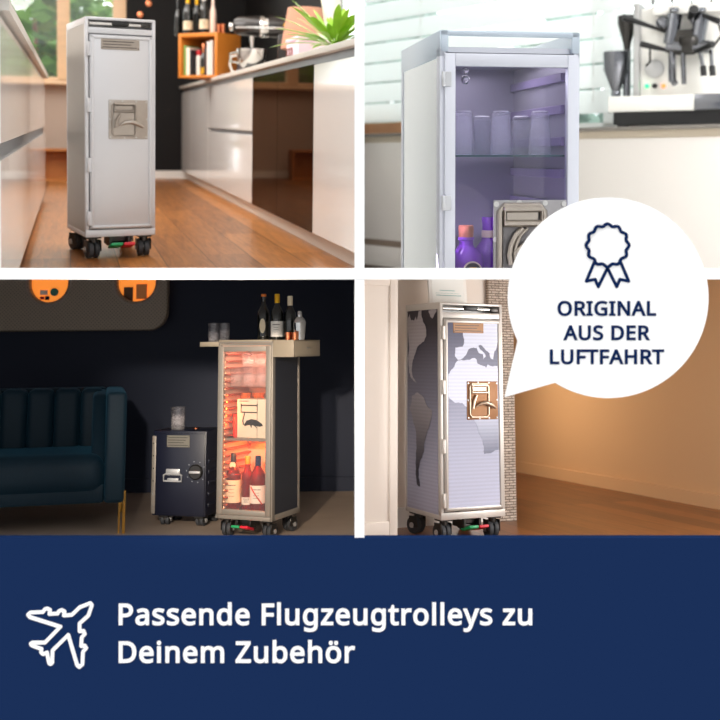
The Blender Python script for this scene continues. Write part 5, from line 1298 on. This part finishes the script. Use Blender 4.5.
g = MB(); g.tube([(a.x,-.014,a.z+.004),(b.x,-.014,a.z+.004),(b.x,-.014,a.z+.036),(b.x-.015,-.014,a.z+.044),(a.x+.015,-.014,a.z+.044),(a.x,-.014,a.z+.036)], .0055, 8, True); g.build('drop_handle', MT['alu_satin'], hd)
q = qn(196, 472); rk = (qn(203,472).x-qn(189,472).x)/2
kn = MB(); kn.lathe([(0,0),(rk,0),(rk,.008),(rk*.85,.014),(0,.014)], n=32, M=T(q.x,-.008,q.z) @ RX(90)); kn = kn.build('turn_latch', MT['steel_dark'], t)
MB().box(q.x-rk*.8, q.x+rk*.8, -.034, -.02, q.z-.007, q.z+.007).build('latch_grip', MT['alu_satin'], kn, bevel=.003)
g = MB()
for i in range(9):
    an = R(30+i*36); MB().cyl((q.x+rk*1.35*math.cos(an),-.0095,q.z+rk*1.35*math.sin(an)),(q.x+rk*1.35*math.cos(an),-.007,q.z+rk*1.35*math.sin(an)),.0028,n=8).build('rivet', MT['chrome'], t)
for x, y, a_ in ((-wS/2+.06,.05,10),(wS/2-.05,.05,-8),(-wS/2+.06,dS-.05,15),(wS/2-.05,dS-.05,-20)):
    caster(t, x, y, a_, r=.03, mount_z=zb_)
q = pix(SM, 178, 425, 'y', .1)
cut_tumbler(SM @ T(q.x, .1, zt_+.001), .043, pix(SM,178,407,'y',.1).z-zt_, 'crystal tumbler standing on the small navy trolley', None)
q = pix(SM, 196, 429, 'y', .15)
tag(MB().lathe([(0,0),(.018,0),(.018,.004),(.006,.008),(0,.008)], n=18).build('copper_disc', copper, None, SM @ T(q.x,.15,zt_)), 'small copper cap lying on top of the navy trolley', 'cap')
spot_light('lounge spot', Matrix.Identity(4), (-1.0*G, .3*G, .75*G), (-.52*G, 5.4*G, -1.3*G), 560, (1,.84,.66), 19, .8, .05)  # spot added ahead of the frame to light the bar trolley
spot_light('lounge wall spot', Matrix.Identity(4), (-.6*G, .3*G, .7*G), (-.9*G, 5.9*G, -1.35*G), 330, (1,.9,.8), 17, .9, .05)  # added spot, also outside the room, lifting lounge wall and floor
fit_room(before, 0, 1)
# ================================================================== room 4: hall corner, world-map trolley
before = {o.name for o in bpy.data.objects}
M = R4.M
floor4 = wood_floor('walnut floor', (74,42,20), (172,108,56), pw=.14, pl=1.6, rot=90, rough=.3, grain=.8)
wallw = mat('off white wall', (236,226,216), .8)
wallo = mat('cream plaster wall', (226,186,142), .85, bump=.05, bscale=40)  # part of the lamp's warm tint is put into the plaster colour
o4 = [struct('floor_hall', box(.6, 4.6, 2.6, 7.4, -.03, 0), floor4, M)]
UR = pix(M, 600, 487, 'z', 0).x
VA = 4.46
q0 = pix(M, 489, 400, 'y', VA-.02).x; q1 = pix(M, 513.5, 400, 'y', VA-.02).x
o4.append(struct('wall_hall_end', box(.9, q0, VA, VA+.2, 0, 2.6), wallw, M))
o4.append(struct('wall_hall_right', box(UR, UR+.1, 1.5, 7.4, 0, 2.6), wallo, M))
o4.append(struct('baseboard_hall_right', box(UR-.02, UR, 1.5, 7.4, 0, .075), wallo, M))
o4.append(struct('baseboard_hall_end', box(.9, q0, VA-.018, VA, 0, .09), MT['lacquer_flat'], M))
o4.append(struct('wall_hall_far', box(.9, UR+.1, 7.3, 7.4, 0, 2.6), wallo, M))
brick = brick_mat('small grey brick', (186,170,156), (214,200,186), (120,104,92), .045, .013)
bc_ = MB().box(q0, q1, VA-.03, VA+.24, 0, 2.5).build('brick_pillar', brick, None, M)
tag(bc_, 'narrow pillar of small rough grey bricks right behind the map trolley', 'pillar')
o4.append(bc_)
q = pix(M, 395.5, 530, 'y', 4.0)
t = thing('tall_cupboard', 'tall white shaker cupboard at the left edge of the map trolley picture', 'cupboard', M @ T(q.x, 4.0, 0))
MB().box(-.55, 0, 0, .44, 0, 2.4).build('carcass', wallw, t)
MB().box(-.55, 0, -.012, 0, .0, .04).build('plinth', MT['lacquer_flat'], t)
zq = pix(M, 380, 521, 'y', 4.0).z
MB().box(-.55, 0, -.02, 0, .045, 2.4).build('door', wallw, t, bevel=.002)
dm = MB(); dm.box(-.012-.03, -.003, -.028, -.018, .05, 2.4); dm.box(-.55, -.042, -.028, -.018, .05, zq); dm.box(-.55, -.042, -.028, -.018, pix(M,380,286,'y',4.0).z, 2.4)
dm.build('door_moulding', wallw, t, bevel=.004)
cup = t
# trolley
c4 = pix(M, 441, 544, 'z', 0)
W4, D4 = .335, .32
TM4 = M @ T(c4.x, c4.y, 0) @ RZ(26-24.5) @ T(W4/2, 0, 0)
sea = ramp_z('map print sea', .15, (196,200,224), .93, (50,50,84), .45, 62)
sea_shaded = ramp_z('map print sea on the side', .15, (165,165,185), .95, (36,32,42), .45, 62)  # darker copy of the print, with the side face's shade painted in
land = ramp_z('map print land', .33, (70,74,102), .62, (206,211,232), .45, 62)
land_shaded = ramp_z('map print land on the side', .3, (52,50,62), .72, (162,156,160), .45, 62)  # land colours darkened likewise to hold the side's shade
frame4 = mat('warm silver frame', (205,200,194), .4, metal=.4)
bronze = mat('bronze plate', (150,108,74), .55, metal=.4, var=.15, bscale=20)
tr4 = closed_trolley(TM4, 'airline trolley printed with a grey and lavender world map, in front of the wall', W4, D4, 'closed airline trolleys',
    frame4, sea_shaded, frame4, frame4, frame4, mat('bronze nameplate engraved', (170,128,94), .6, metal=.2), bronze, mat('bright latch steel', (190,170,150), .4, metal=.9), 1.03)
dr4 = [o for o in tr4.children if o.name.startswith('door')][0]
mp_ = MB(); mp_.box(-W4/2+.036, W4/2-.032, -.0092, -.0075, .097+.052, .957); mp_.build('map_panel', sea, dr4)
rc = random.Random(11)
def coast(P, lv=2):
    """roughen an outline like a coast"""
    for _ in range(lv):
        Q = []
        for (a, b), (c, e) in zip(P, P[1:]+P[:1]):
            k = rc.uniform(-.13, .13); Q += [(a,b), ((a+c)/2-(e-b)*k, (b+e)/2+(c-a)*k)]
        P = Q
    return P
def fpoly(pts, sc, ox, oy, axis, val):
    out = []
    for a, b in pts:
        q = pix(TM4, ox+a/sc, oy+b/sc, axis, val)
        out.append((q.x, q.z) if axis == 'y' else (q.y, q.z))
    return coast(out)
def front(poly): return MB().prism([(min(max(a,-W4/2+.0365),W4/2-.0325), min(b,.9565)) for a,b in poly], lambda u,v,w: (u,w,v), -.0098, -.009)
E1 = [(392,276),(392,350),(398,375),(390,412),(348,418),(346,470),(362,490),(390,480),(412,455),(422,430),(452,418),(470,420),(480,445),(505,455),(508,485),(522,470),(500,435),(480,408),(492,402),(520,430),(545,450),(552,480),(565,485),(572,440),(585,420),(590,276)]
A1 = [(447.4-395)*5.76, (375.7-275)*5.76]
AF = [(299,582),(325,545),(345,520),(365,492),(400,492),(460,478),(470,490),(475,510),(500,520),(525,535),(535,515),(590,525)]
af_px = [(395+a/5.76, 275+b/5.76) for a, b in AF] + [(501,400),(501,450)] + [(395+a/4.5, 380+b/4.5) for a, b in ((448,318),(425,330),(402,333),(395,285),(375,240),(368,205),(352,170),(350,140),(303,102),(270,102),(245,82),(232,60))]
front(fpoly(E1, 5.76, 395, 275, 'y', -.0095)).build('continent_print', land, dr4)
front(fpoly([(a,b) for a,b in af_px], 1, 0, 0, 'y', -.0095)).build('continent_print', land, dr4)
def side(pts, sc, ox, oy):
    pl = fpoly(pts, sc, ox, oy, 'x', -W4/2-.004)
    pl = [(min(max(a,.024),D4-.018), min(b,1.02)) for a,b in pl]
    return MB().prism(pl, lambda u,v,w: (w,u,v), -W4/2-.0036, -W4/2-.0028)
NA = [(74,250),(84,225),(92,262),(108,262),(118,240),(125,260),(135,208),(152,205),(160,270),(178,310),(180,350),(165,385),(148,395),(130,410),(118,445),(108,480),(100,500),(95,540),(100,580),(112,600),(125,620),(108,612),(90,590),(80,560),(74,480)]
side(NA, 5.76, 395, 275).build('continent_print', land_shaded, tr4)
side([(192,205),(243,200),(228,225),(215,250),(202,235)], 5.76, 395, 275).build('continent_print', land_shaded, tr4)
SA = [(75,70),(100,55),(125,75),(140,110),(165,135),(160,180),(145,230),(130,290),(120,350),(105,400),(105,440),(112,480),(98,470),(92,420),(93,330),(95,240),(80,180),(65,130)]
side(SA, 4.5, 395, 380).build('continent_print', land_shaded, tr4)
# framed card on the trolley top
q = pix(TM4, 448, 300, 'y', .27)
t = thing('framed_card', 'white framed card with faint teal lines leaning behind the top of the map trolley', 'card', TM4 @ T(q.x, .26, 1.031) @ RX(-6))
hw = (pix(TM4,467,300,'y',.27).x-pix(TM4,429,300,'y',.27).x)/2
MB().box(-hw, hw, 0, .012, 0, .26).build('card_frame', MT['lacquer_flat'], t, bevel=.002)
MB().box(-hw+.018, hw-.018, -.001, .002, .018, .242).build('card_sheet', MT['paper'], t)
g = MB()
z1, z2 = .075, .095
g.tube([(-hw+.06,-.0012,.092),(hw-.07,-.0012,.092)], .0016, 4); g.tube([(-hw+.04,-.0012,.068),(hw-.035,-.0012,.068)], .0016, 4); g.tube([(-hw+.035,-.0012,.078),(hw-.04,-.0012,.078)], .0006, 4)
g.build('printed_line', mat('teal ink', (90,160,160), .7), t)
q = pix(M, 470, 400, 'y', 5.7)
spot_light('hall lamp', M, (q.x, 5.7, .7), (UR, 5.4, .5), 20, (1,.76,.52), 165, .9, .2)
area_light('hall daylight', M, (3.6, 2.75, .72), (2.4, 4.3, .6), .9, .8, 17, (1,.97,.94), 140)  # unseen area light added on the right to brighten the trolley front
fit_room(before, 0, 0)
spot_light('hall front spot', Matrix.Identity(4), (-.3*G, .2*G, .6*G), (.27*G, 5.3*G, -1.2*G), 170, (1,.96,.92), 11, .9, .06)  # added spot before the frame, brightening the hall's left part
# ================================================================== the display itself: frame, navy banner, speech bubble
def wx(px, y=YF): return (px-PX)/F*y
def wz(py, y=YF): return (PY-py)/F*y
K = YF/F
fr = MB()
th = .03*G
for a, b, c, e in ((354.6,364.4,-60,269),(354.6,364.4,279,537.8),(-60,780,268.8,279.4)):
    fr.box(wx(a), wx(b), YF, YF+th, wz(e), wz(c))
for a, b, c, e in ((-60,-4,-60,779),(724,780,-60,779),(-4,724,-60,-4)): fr.box(wx(a), wx(b), YF, YF+th, wz(e), wz(c))
tag(fr.build('display_frame', MT['white_board'], None, Matrix.Identity(4)), 'white display frame dividing the four pictured rooms', 'frame')
bn = thing('banner_board', 'navy banner board with white airplane icon and lettering below the pictures', 'banner', T(wx(360), YF, wz(629)))
MB().box(wx(-4)-wx(360), wx(724)-wx(360), -.002, th, wz(779)-wz(629), wz(537.8)-wz(629)).build('board', MT['navy_board'], bn)
def lettering(text, x0, x1, base, cap, off, matl, par, origin, y, th=.0025):
    """raised letters: x0..x1, baseline and cap height in picture units on the display face"""
    cu = bpy.data.curves.new('text', 'CURVE'); cu.dimensions = '2D'; cu.fill_mode = 'BOTH'
    x = 0; polys = []
    for ch in text:
        g = GLYPHS[ch]
        for s in g[1:]:
            polys.append([(x+s[i], s[i+1]) for i in range(0, len(s), 2)])
        x += g[0]+34
    lo = min(p[0] for q in polys for p in q)-off; hi = max(p[0] for q in polys for p in q)+off
    sx = (x1-x0)/(hi-lo)*K; sz = cap/(714+2*off)*K
    cu.offset = off*sz; cu.extrude = th/2
    for q in polys:
        sp = cu.splines.new('POLY'); sp.points.add(len(q)-1); sp.use_cyclic_u = True
        for p, (a, b) in zip(sp.points, q): p.co = ((a-lo)*sx, (b+off)*sz, 0, 1)
    tmp = bpy.data.objects.new('tmp', cu); C.objects.link(tmp); bpy.context.view_layer.update()
    me = bpy.data.meshes.new_from_object(tmp.evaluated_get(bpy.context.evaluated_depsgraph_get()))
    bpy.data.objects.remove(tmp); bpy.data.curves.remove(cu)
    me.transform(RX(90)); me.materials.clear(); me.materials.append(matl)
    o = bpy.data.objects.new('lettering', me); C.objects.link(o); o.parent = par
    o.location = (wx(x0)-origin[0], y, wz(base)-origin[1])
    return o
ob = (wx(360), wz(629))
lettering('Passende Flugzeugtrolleys zu', 119, 532, 624.6, 21.5, 24, MT['white_ink'], bn, ob, -.003)
lettering('Deinem Zubehör', 119, 355, 662.3, 21.5, 24, MT['white_ink'], bn, ob, -.003)
def stroke(pts, wpx, par, org, y, m, name, closed=True, cuts=()):
    g = MB()
    P3 = [(wx(a)-org[0], y, wz(b)-org[1]) for a, b in pts]
    r = wpx/2*K
    n = len(P3)
    for i in range(n if closed else n-1):
        a, b = Vector(P3[i]), Vector(P3[(i+1) % n])
        d = (b-a).normalized(); s = Vector((-d.z,0,d.x))*r
        q = [a+s, b+s, b-s, a-s]
        g._add([Vector((p.x, yy, p.z)) for yy in (y-.0012-.00003*i, y+.0012) for p in q], [(0,1,2,3),(7,6,5,4),(0,4,5,1),(1,5,6,2),(2,6,7,3),(3,7,4,0)])
    for i, a in enumerate(P3):
        g.cyl((a[0],y-.0014-.00003*(i%9)-.003*0,a[2]),(a[0],y+.0012,a[2]), r, n=14)
    return g.build(name, m, par)
pl = [(72,203),(92,186),(198,182),(212,160),(235,152),(258,166),(252,198),(322,195),(332,175),(355,165),(380,178),(374,211),(442,206),(508,142),(598,106),(612,125),(582,212),(508,278),(508,345),(540,342),(552,368),(526,396),(522,470),(550,466),(564,488),(536,518),(532,624),(506,647),(488,632),(412,375),(280,506),(276,612),(262,622),(250,612),(232,524),(200,538),(182,520),(186,494),(102,462),(96,448),(108,440),(215,440),(345,306),(88,224)]
stroke([(20+a/8.47, 590+b/8.47) for a, b in pl], 3.6, bn, ob, -.003, MT['white_ink'], 'airplane_icon')
# speech bubble
YB = YF-.012
cx, cy, rad = 608.3, 297.8, 100.3
bub = thing('speech_bubble_sign', 'round white speech bubble sign with a navy rosette icon and lettering', 'sign', T(wx(608,YB), YB, wz(298,YB)))
K2 = YB/F
pts = []
a0, a1 = math.atan2(cy-388.5, 560-cx), math.atan2(cy-343, 519.5-cx)   # where the tail leaves the disc
a0 = math.atan2(-(382-cy), 555.5-cx); a1 = math.atan2(-(341-cy), 518-cx)
n = 90
while a1 < a0: a1 += 2*PI
st, en = a0, a1-2*PI
for k in range(n+1):
    a = st+(en+2*PI-st-2*PI)*k/n if False else (a0 + (a1-2*PI-a0)*0)
pts = []
ang0 = a0; ang1 = a1 - 2*PI          # go clockwise from a1 round to a0, skipping the tail
span = 2*PI-(a1-a0)
lo, hi = (a1-a0), span
# the tail sits on the shorter arc
if lo < span:
    for k in range(n+1): 
        a = a1 + span*k/n; pts.append((cx+rad*math.cos(a), cy-rad*math.sin(a)))
else:
    for k in range(n+1):
        a = a0 + lo*k/n; pts.append((cx+rad*math.cos(a), cy-rad*math.sin(a)))
e_last, e_first = pts[-1], pts[0]
pts.append((505, 397))
ow = ((608-PX)*K2, (PY-298)*K2)
MB().prism([((a-PX)*K2-ow[0], (PY-b)*K2-ow[1]) for a, b in pts], lambda u,v,w: (u,w,v), 0, .008).build('sign_plate', MT['white_board'], bub)
_K, _YF = K, YF
K = K2
YF_ = YF
def wx(px, y=YB): return (px-PX)/F*y
def wz(py, y=YB): return (PY-py)/F*y
lettering('ORIGINAL', 557.5, 656, 315.8, 14.8, 30, MT['navy_ink'], bub, ow, -.001)
lettering('AUS DER', 563.5, 649.5, 340.2, 14.8, 30, MT['navy_ink'], bub, ow, -.001)
lettering('LUFTFAHRT', 549.8, 664, 364.2, 14.8, 30, MT['navy_ink'], bub, ow, -.001)
c0 = (607.4, 245.3)
rs = []
N = 12*8
for k in range(N):
    a = 2*PI*k/N
    r = 20.4+1.15*math.cos(12*a)
    rs.append((c0[0]+r*math.sin(a), c0[1]-r*math.cos(a)))
ros = stroke(rs, 3.0, bub, ow, -.001, MT['navy_ink'], 'rosette_icon')
for s in (-1, 1):
    L = [(607.4-s*0, 268),(607.4+s*9.2, 286.7),(607.4+s*12.4, 279.3),(607.4+s*21.2, 281.2),(607.4+s*13.2, 262.3)]
    stroke(L, 3.0, bub, ow, -.001, MT['navy_ink'], 'rosette_ribbon', closed=False)
# thin dividers behind the frame: one shelf between the rows, one upright between the columns
divm = mat('divider board', (235,233,230), .8)
Y0, Y1 = _YF+th, 26*G
g = MB()
k = (PY-274)/F
g.prism([(Y0,k*Y0-.004),(Y1,k*Y1-.004),(Y1,k*Y1+.004),(Y0,k*Y0+.004)], lambda u,v,w: (w,u,v), -10.5, 10.5)
struct('trim_shelf', g, divm, Matrix.Identity(4))
k2 = (359.5-PX)/F
g = MB(); g.prism([(k2*Y0-.004,Y0),(k2*Y1-.004,Y1),(k2*Y1+.004,Y1),(k2*Y0+.004,Y0)], lambda u,v,w: (u,v,w), -6.5, 5.5)
struct('trim_divider', g, divm, Matrix.Identity(4))

# ------------------------------------------------------------------ fill lights added to the rooms
area_light('galley ceiling lamp', R1.M, (.45, 6.6, 2.85), (.4, 6.6, 0), 1.0, 4.5, 60, (1,.96,.9))  # unseen overhead light added to brighten the galley
area_light('galley side daylight', R1.M, (-.8, 7.0, 2.3), (1.08, 7.4, .6), 3.4, .8, 80, (1,.97,.93))  # added area light above the left run, aimed at the right cabinets
area_light('galley front lamp', R1.M, (.2, 3.0, 2.3), (.3, 5.4, .5), 1.6, 1.2, 4, (1,.98,.95))  # weak frontal light added out of view
area_light('galley right daylight', R1.M, (1.62, 6.0, 1.9), (-.17, 4.6, .4), 1.8, .6, 30, (1,.99,.98))  # area light added near the right window to brighten the left cabinets
area_light('bright kitchen lamp', R2.M, (-.2, 3.2, 2.45), (.4, 4.6, .6), 1.6, 1.2, 185, (1,.99,.98))  # unseen area light added to lift the counter and trolley
# ------------------------------------------------------------------ daylight
w = bpy.data.worlds.new('studio daylight'); bpy.context.scene.world = w; w.use_nodes = True
t = w.node_tree; bg = t.nodes['Background']
tc = t.nodes.new('ShaderNodeTexCoord'); sp = t.nodes.new('ShaderNodeSeparateXYZ'); t.links.new(tc.outputs['Generated'], sp.inputs[0])
def mr(src, a, b, c, e):
    m = t.nodes.new('ShaderNodeMapRange'); m.inputs['From Min'].default_value = a; m.inputs['From Max'].default_value = b
    m.inputs['To Min'].default_value = c; m.inputs['To Max'].default_value = e; t.links.new(src, m.inputs['Value']); return m.outputs[0]
up = mr(sp.outputs['Z'], 0, 1, 0, 1.7); ahead = mr(sp.outputs['Y'], .2, .8, 0, 4.0)
ad = t.nodes.new('ShaderNodeMath'); t.links.new(up, ad.inputs[0]); t.links.new(ahead, ad.inputs[1])
a2 = t.nodes.new('ShaderNodeMath'); a2.inputs[1].default_value = .76; t.links.new(ad.outputs[0], a2.inputs[0])
t.links.new(a2.outputs[0], bg.inputs['Strength']); bg.inputs['Color'].default_value = (1,1,1,1)
# ------------------------------------------------------------------ camera
cd = bpy.data.cameras.new('camera'); cam = bpy.data.objects.new('camera', cd); C.objects.link(cam)
cam.rotation_euler = (PI/2, 0, 0)
cd.sensor_width = 36; cd.lens = 50; cd.shift_y = (PY-360)/720
cd.clip_start = .05; cd.clip_end = 200
cd.dof.use_dof = True; cd.dof.focus_distance = 5.1*G; cd.dof.aperture_fstop = .05/(.026*G)
sc = bpy.context.scene
sc.camera = cam
sc.cycles.transparent_max_bounces = 40
sc.view_settings.view_transform = 'Standard'; sc.view_settings.look = 'None'; sc.view_settings.gamma = 1
sc.view_settings.use_curve_mapping = False; sc.view_settings.exposure = 0
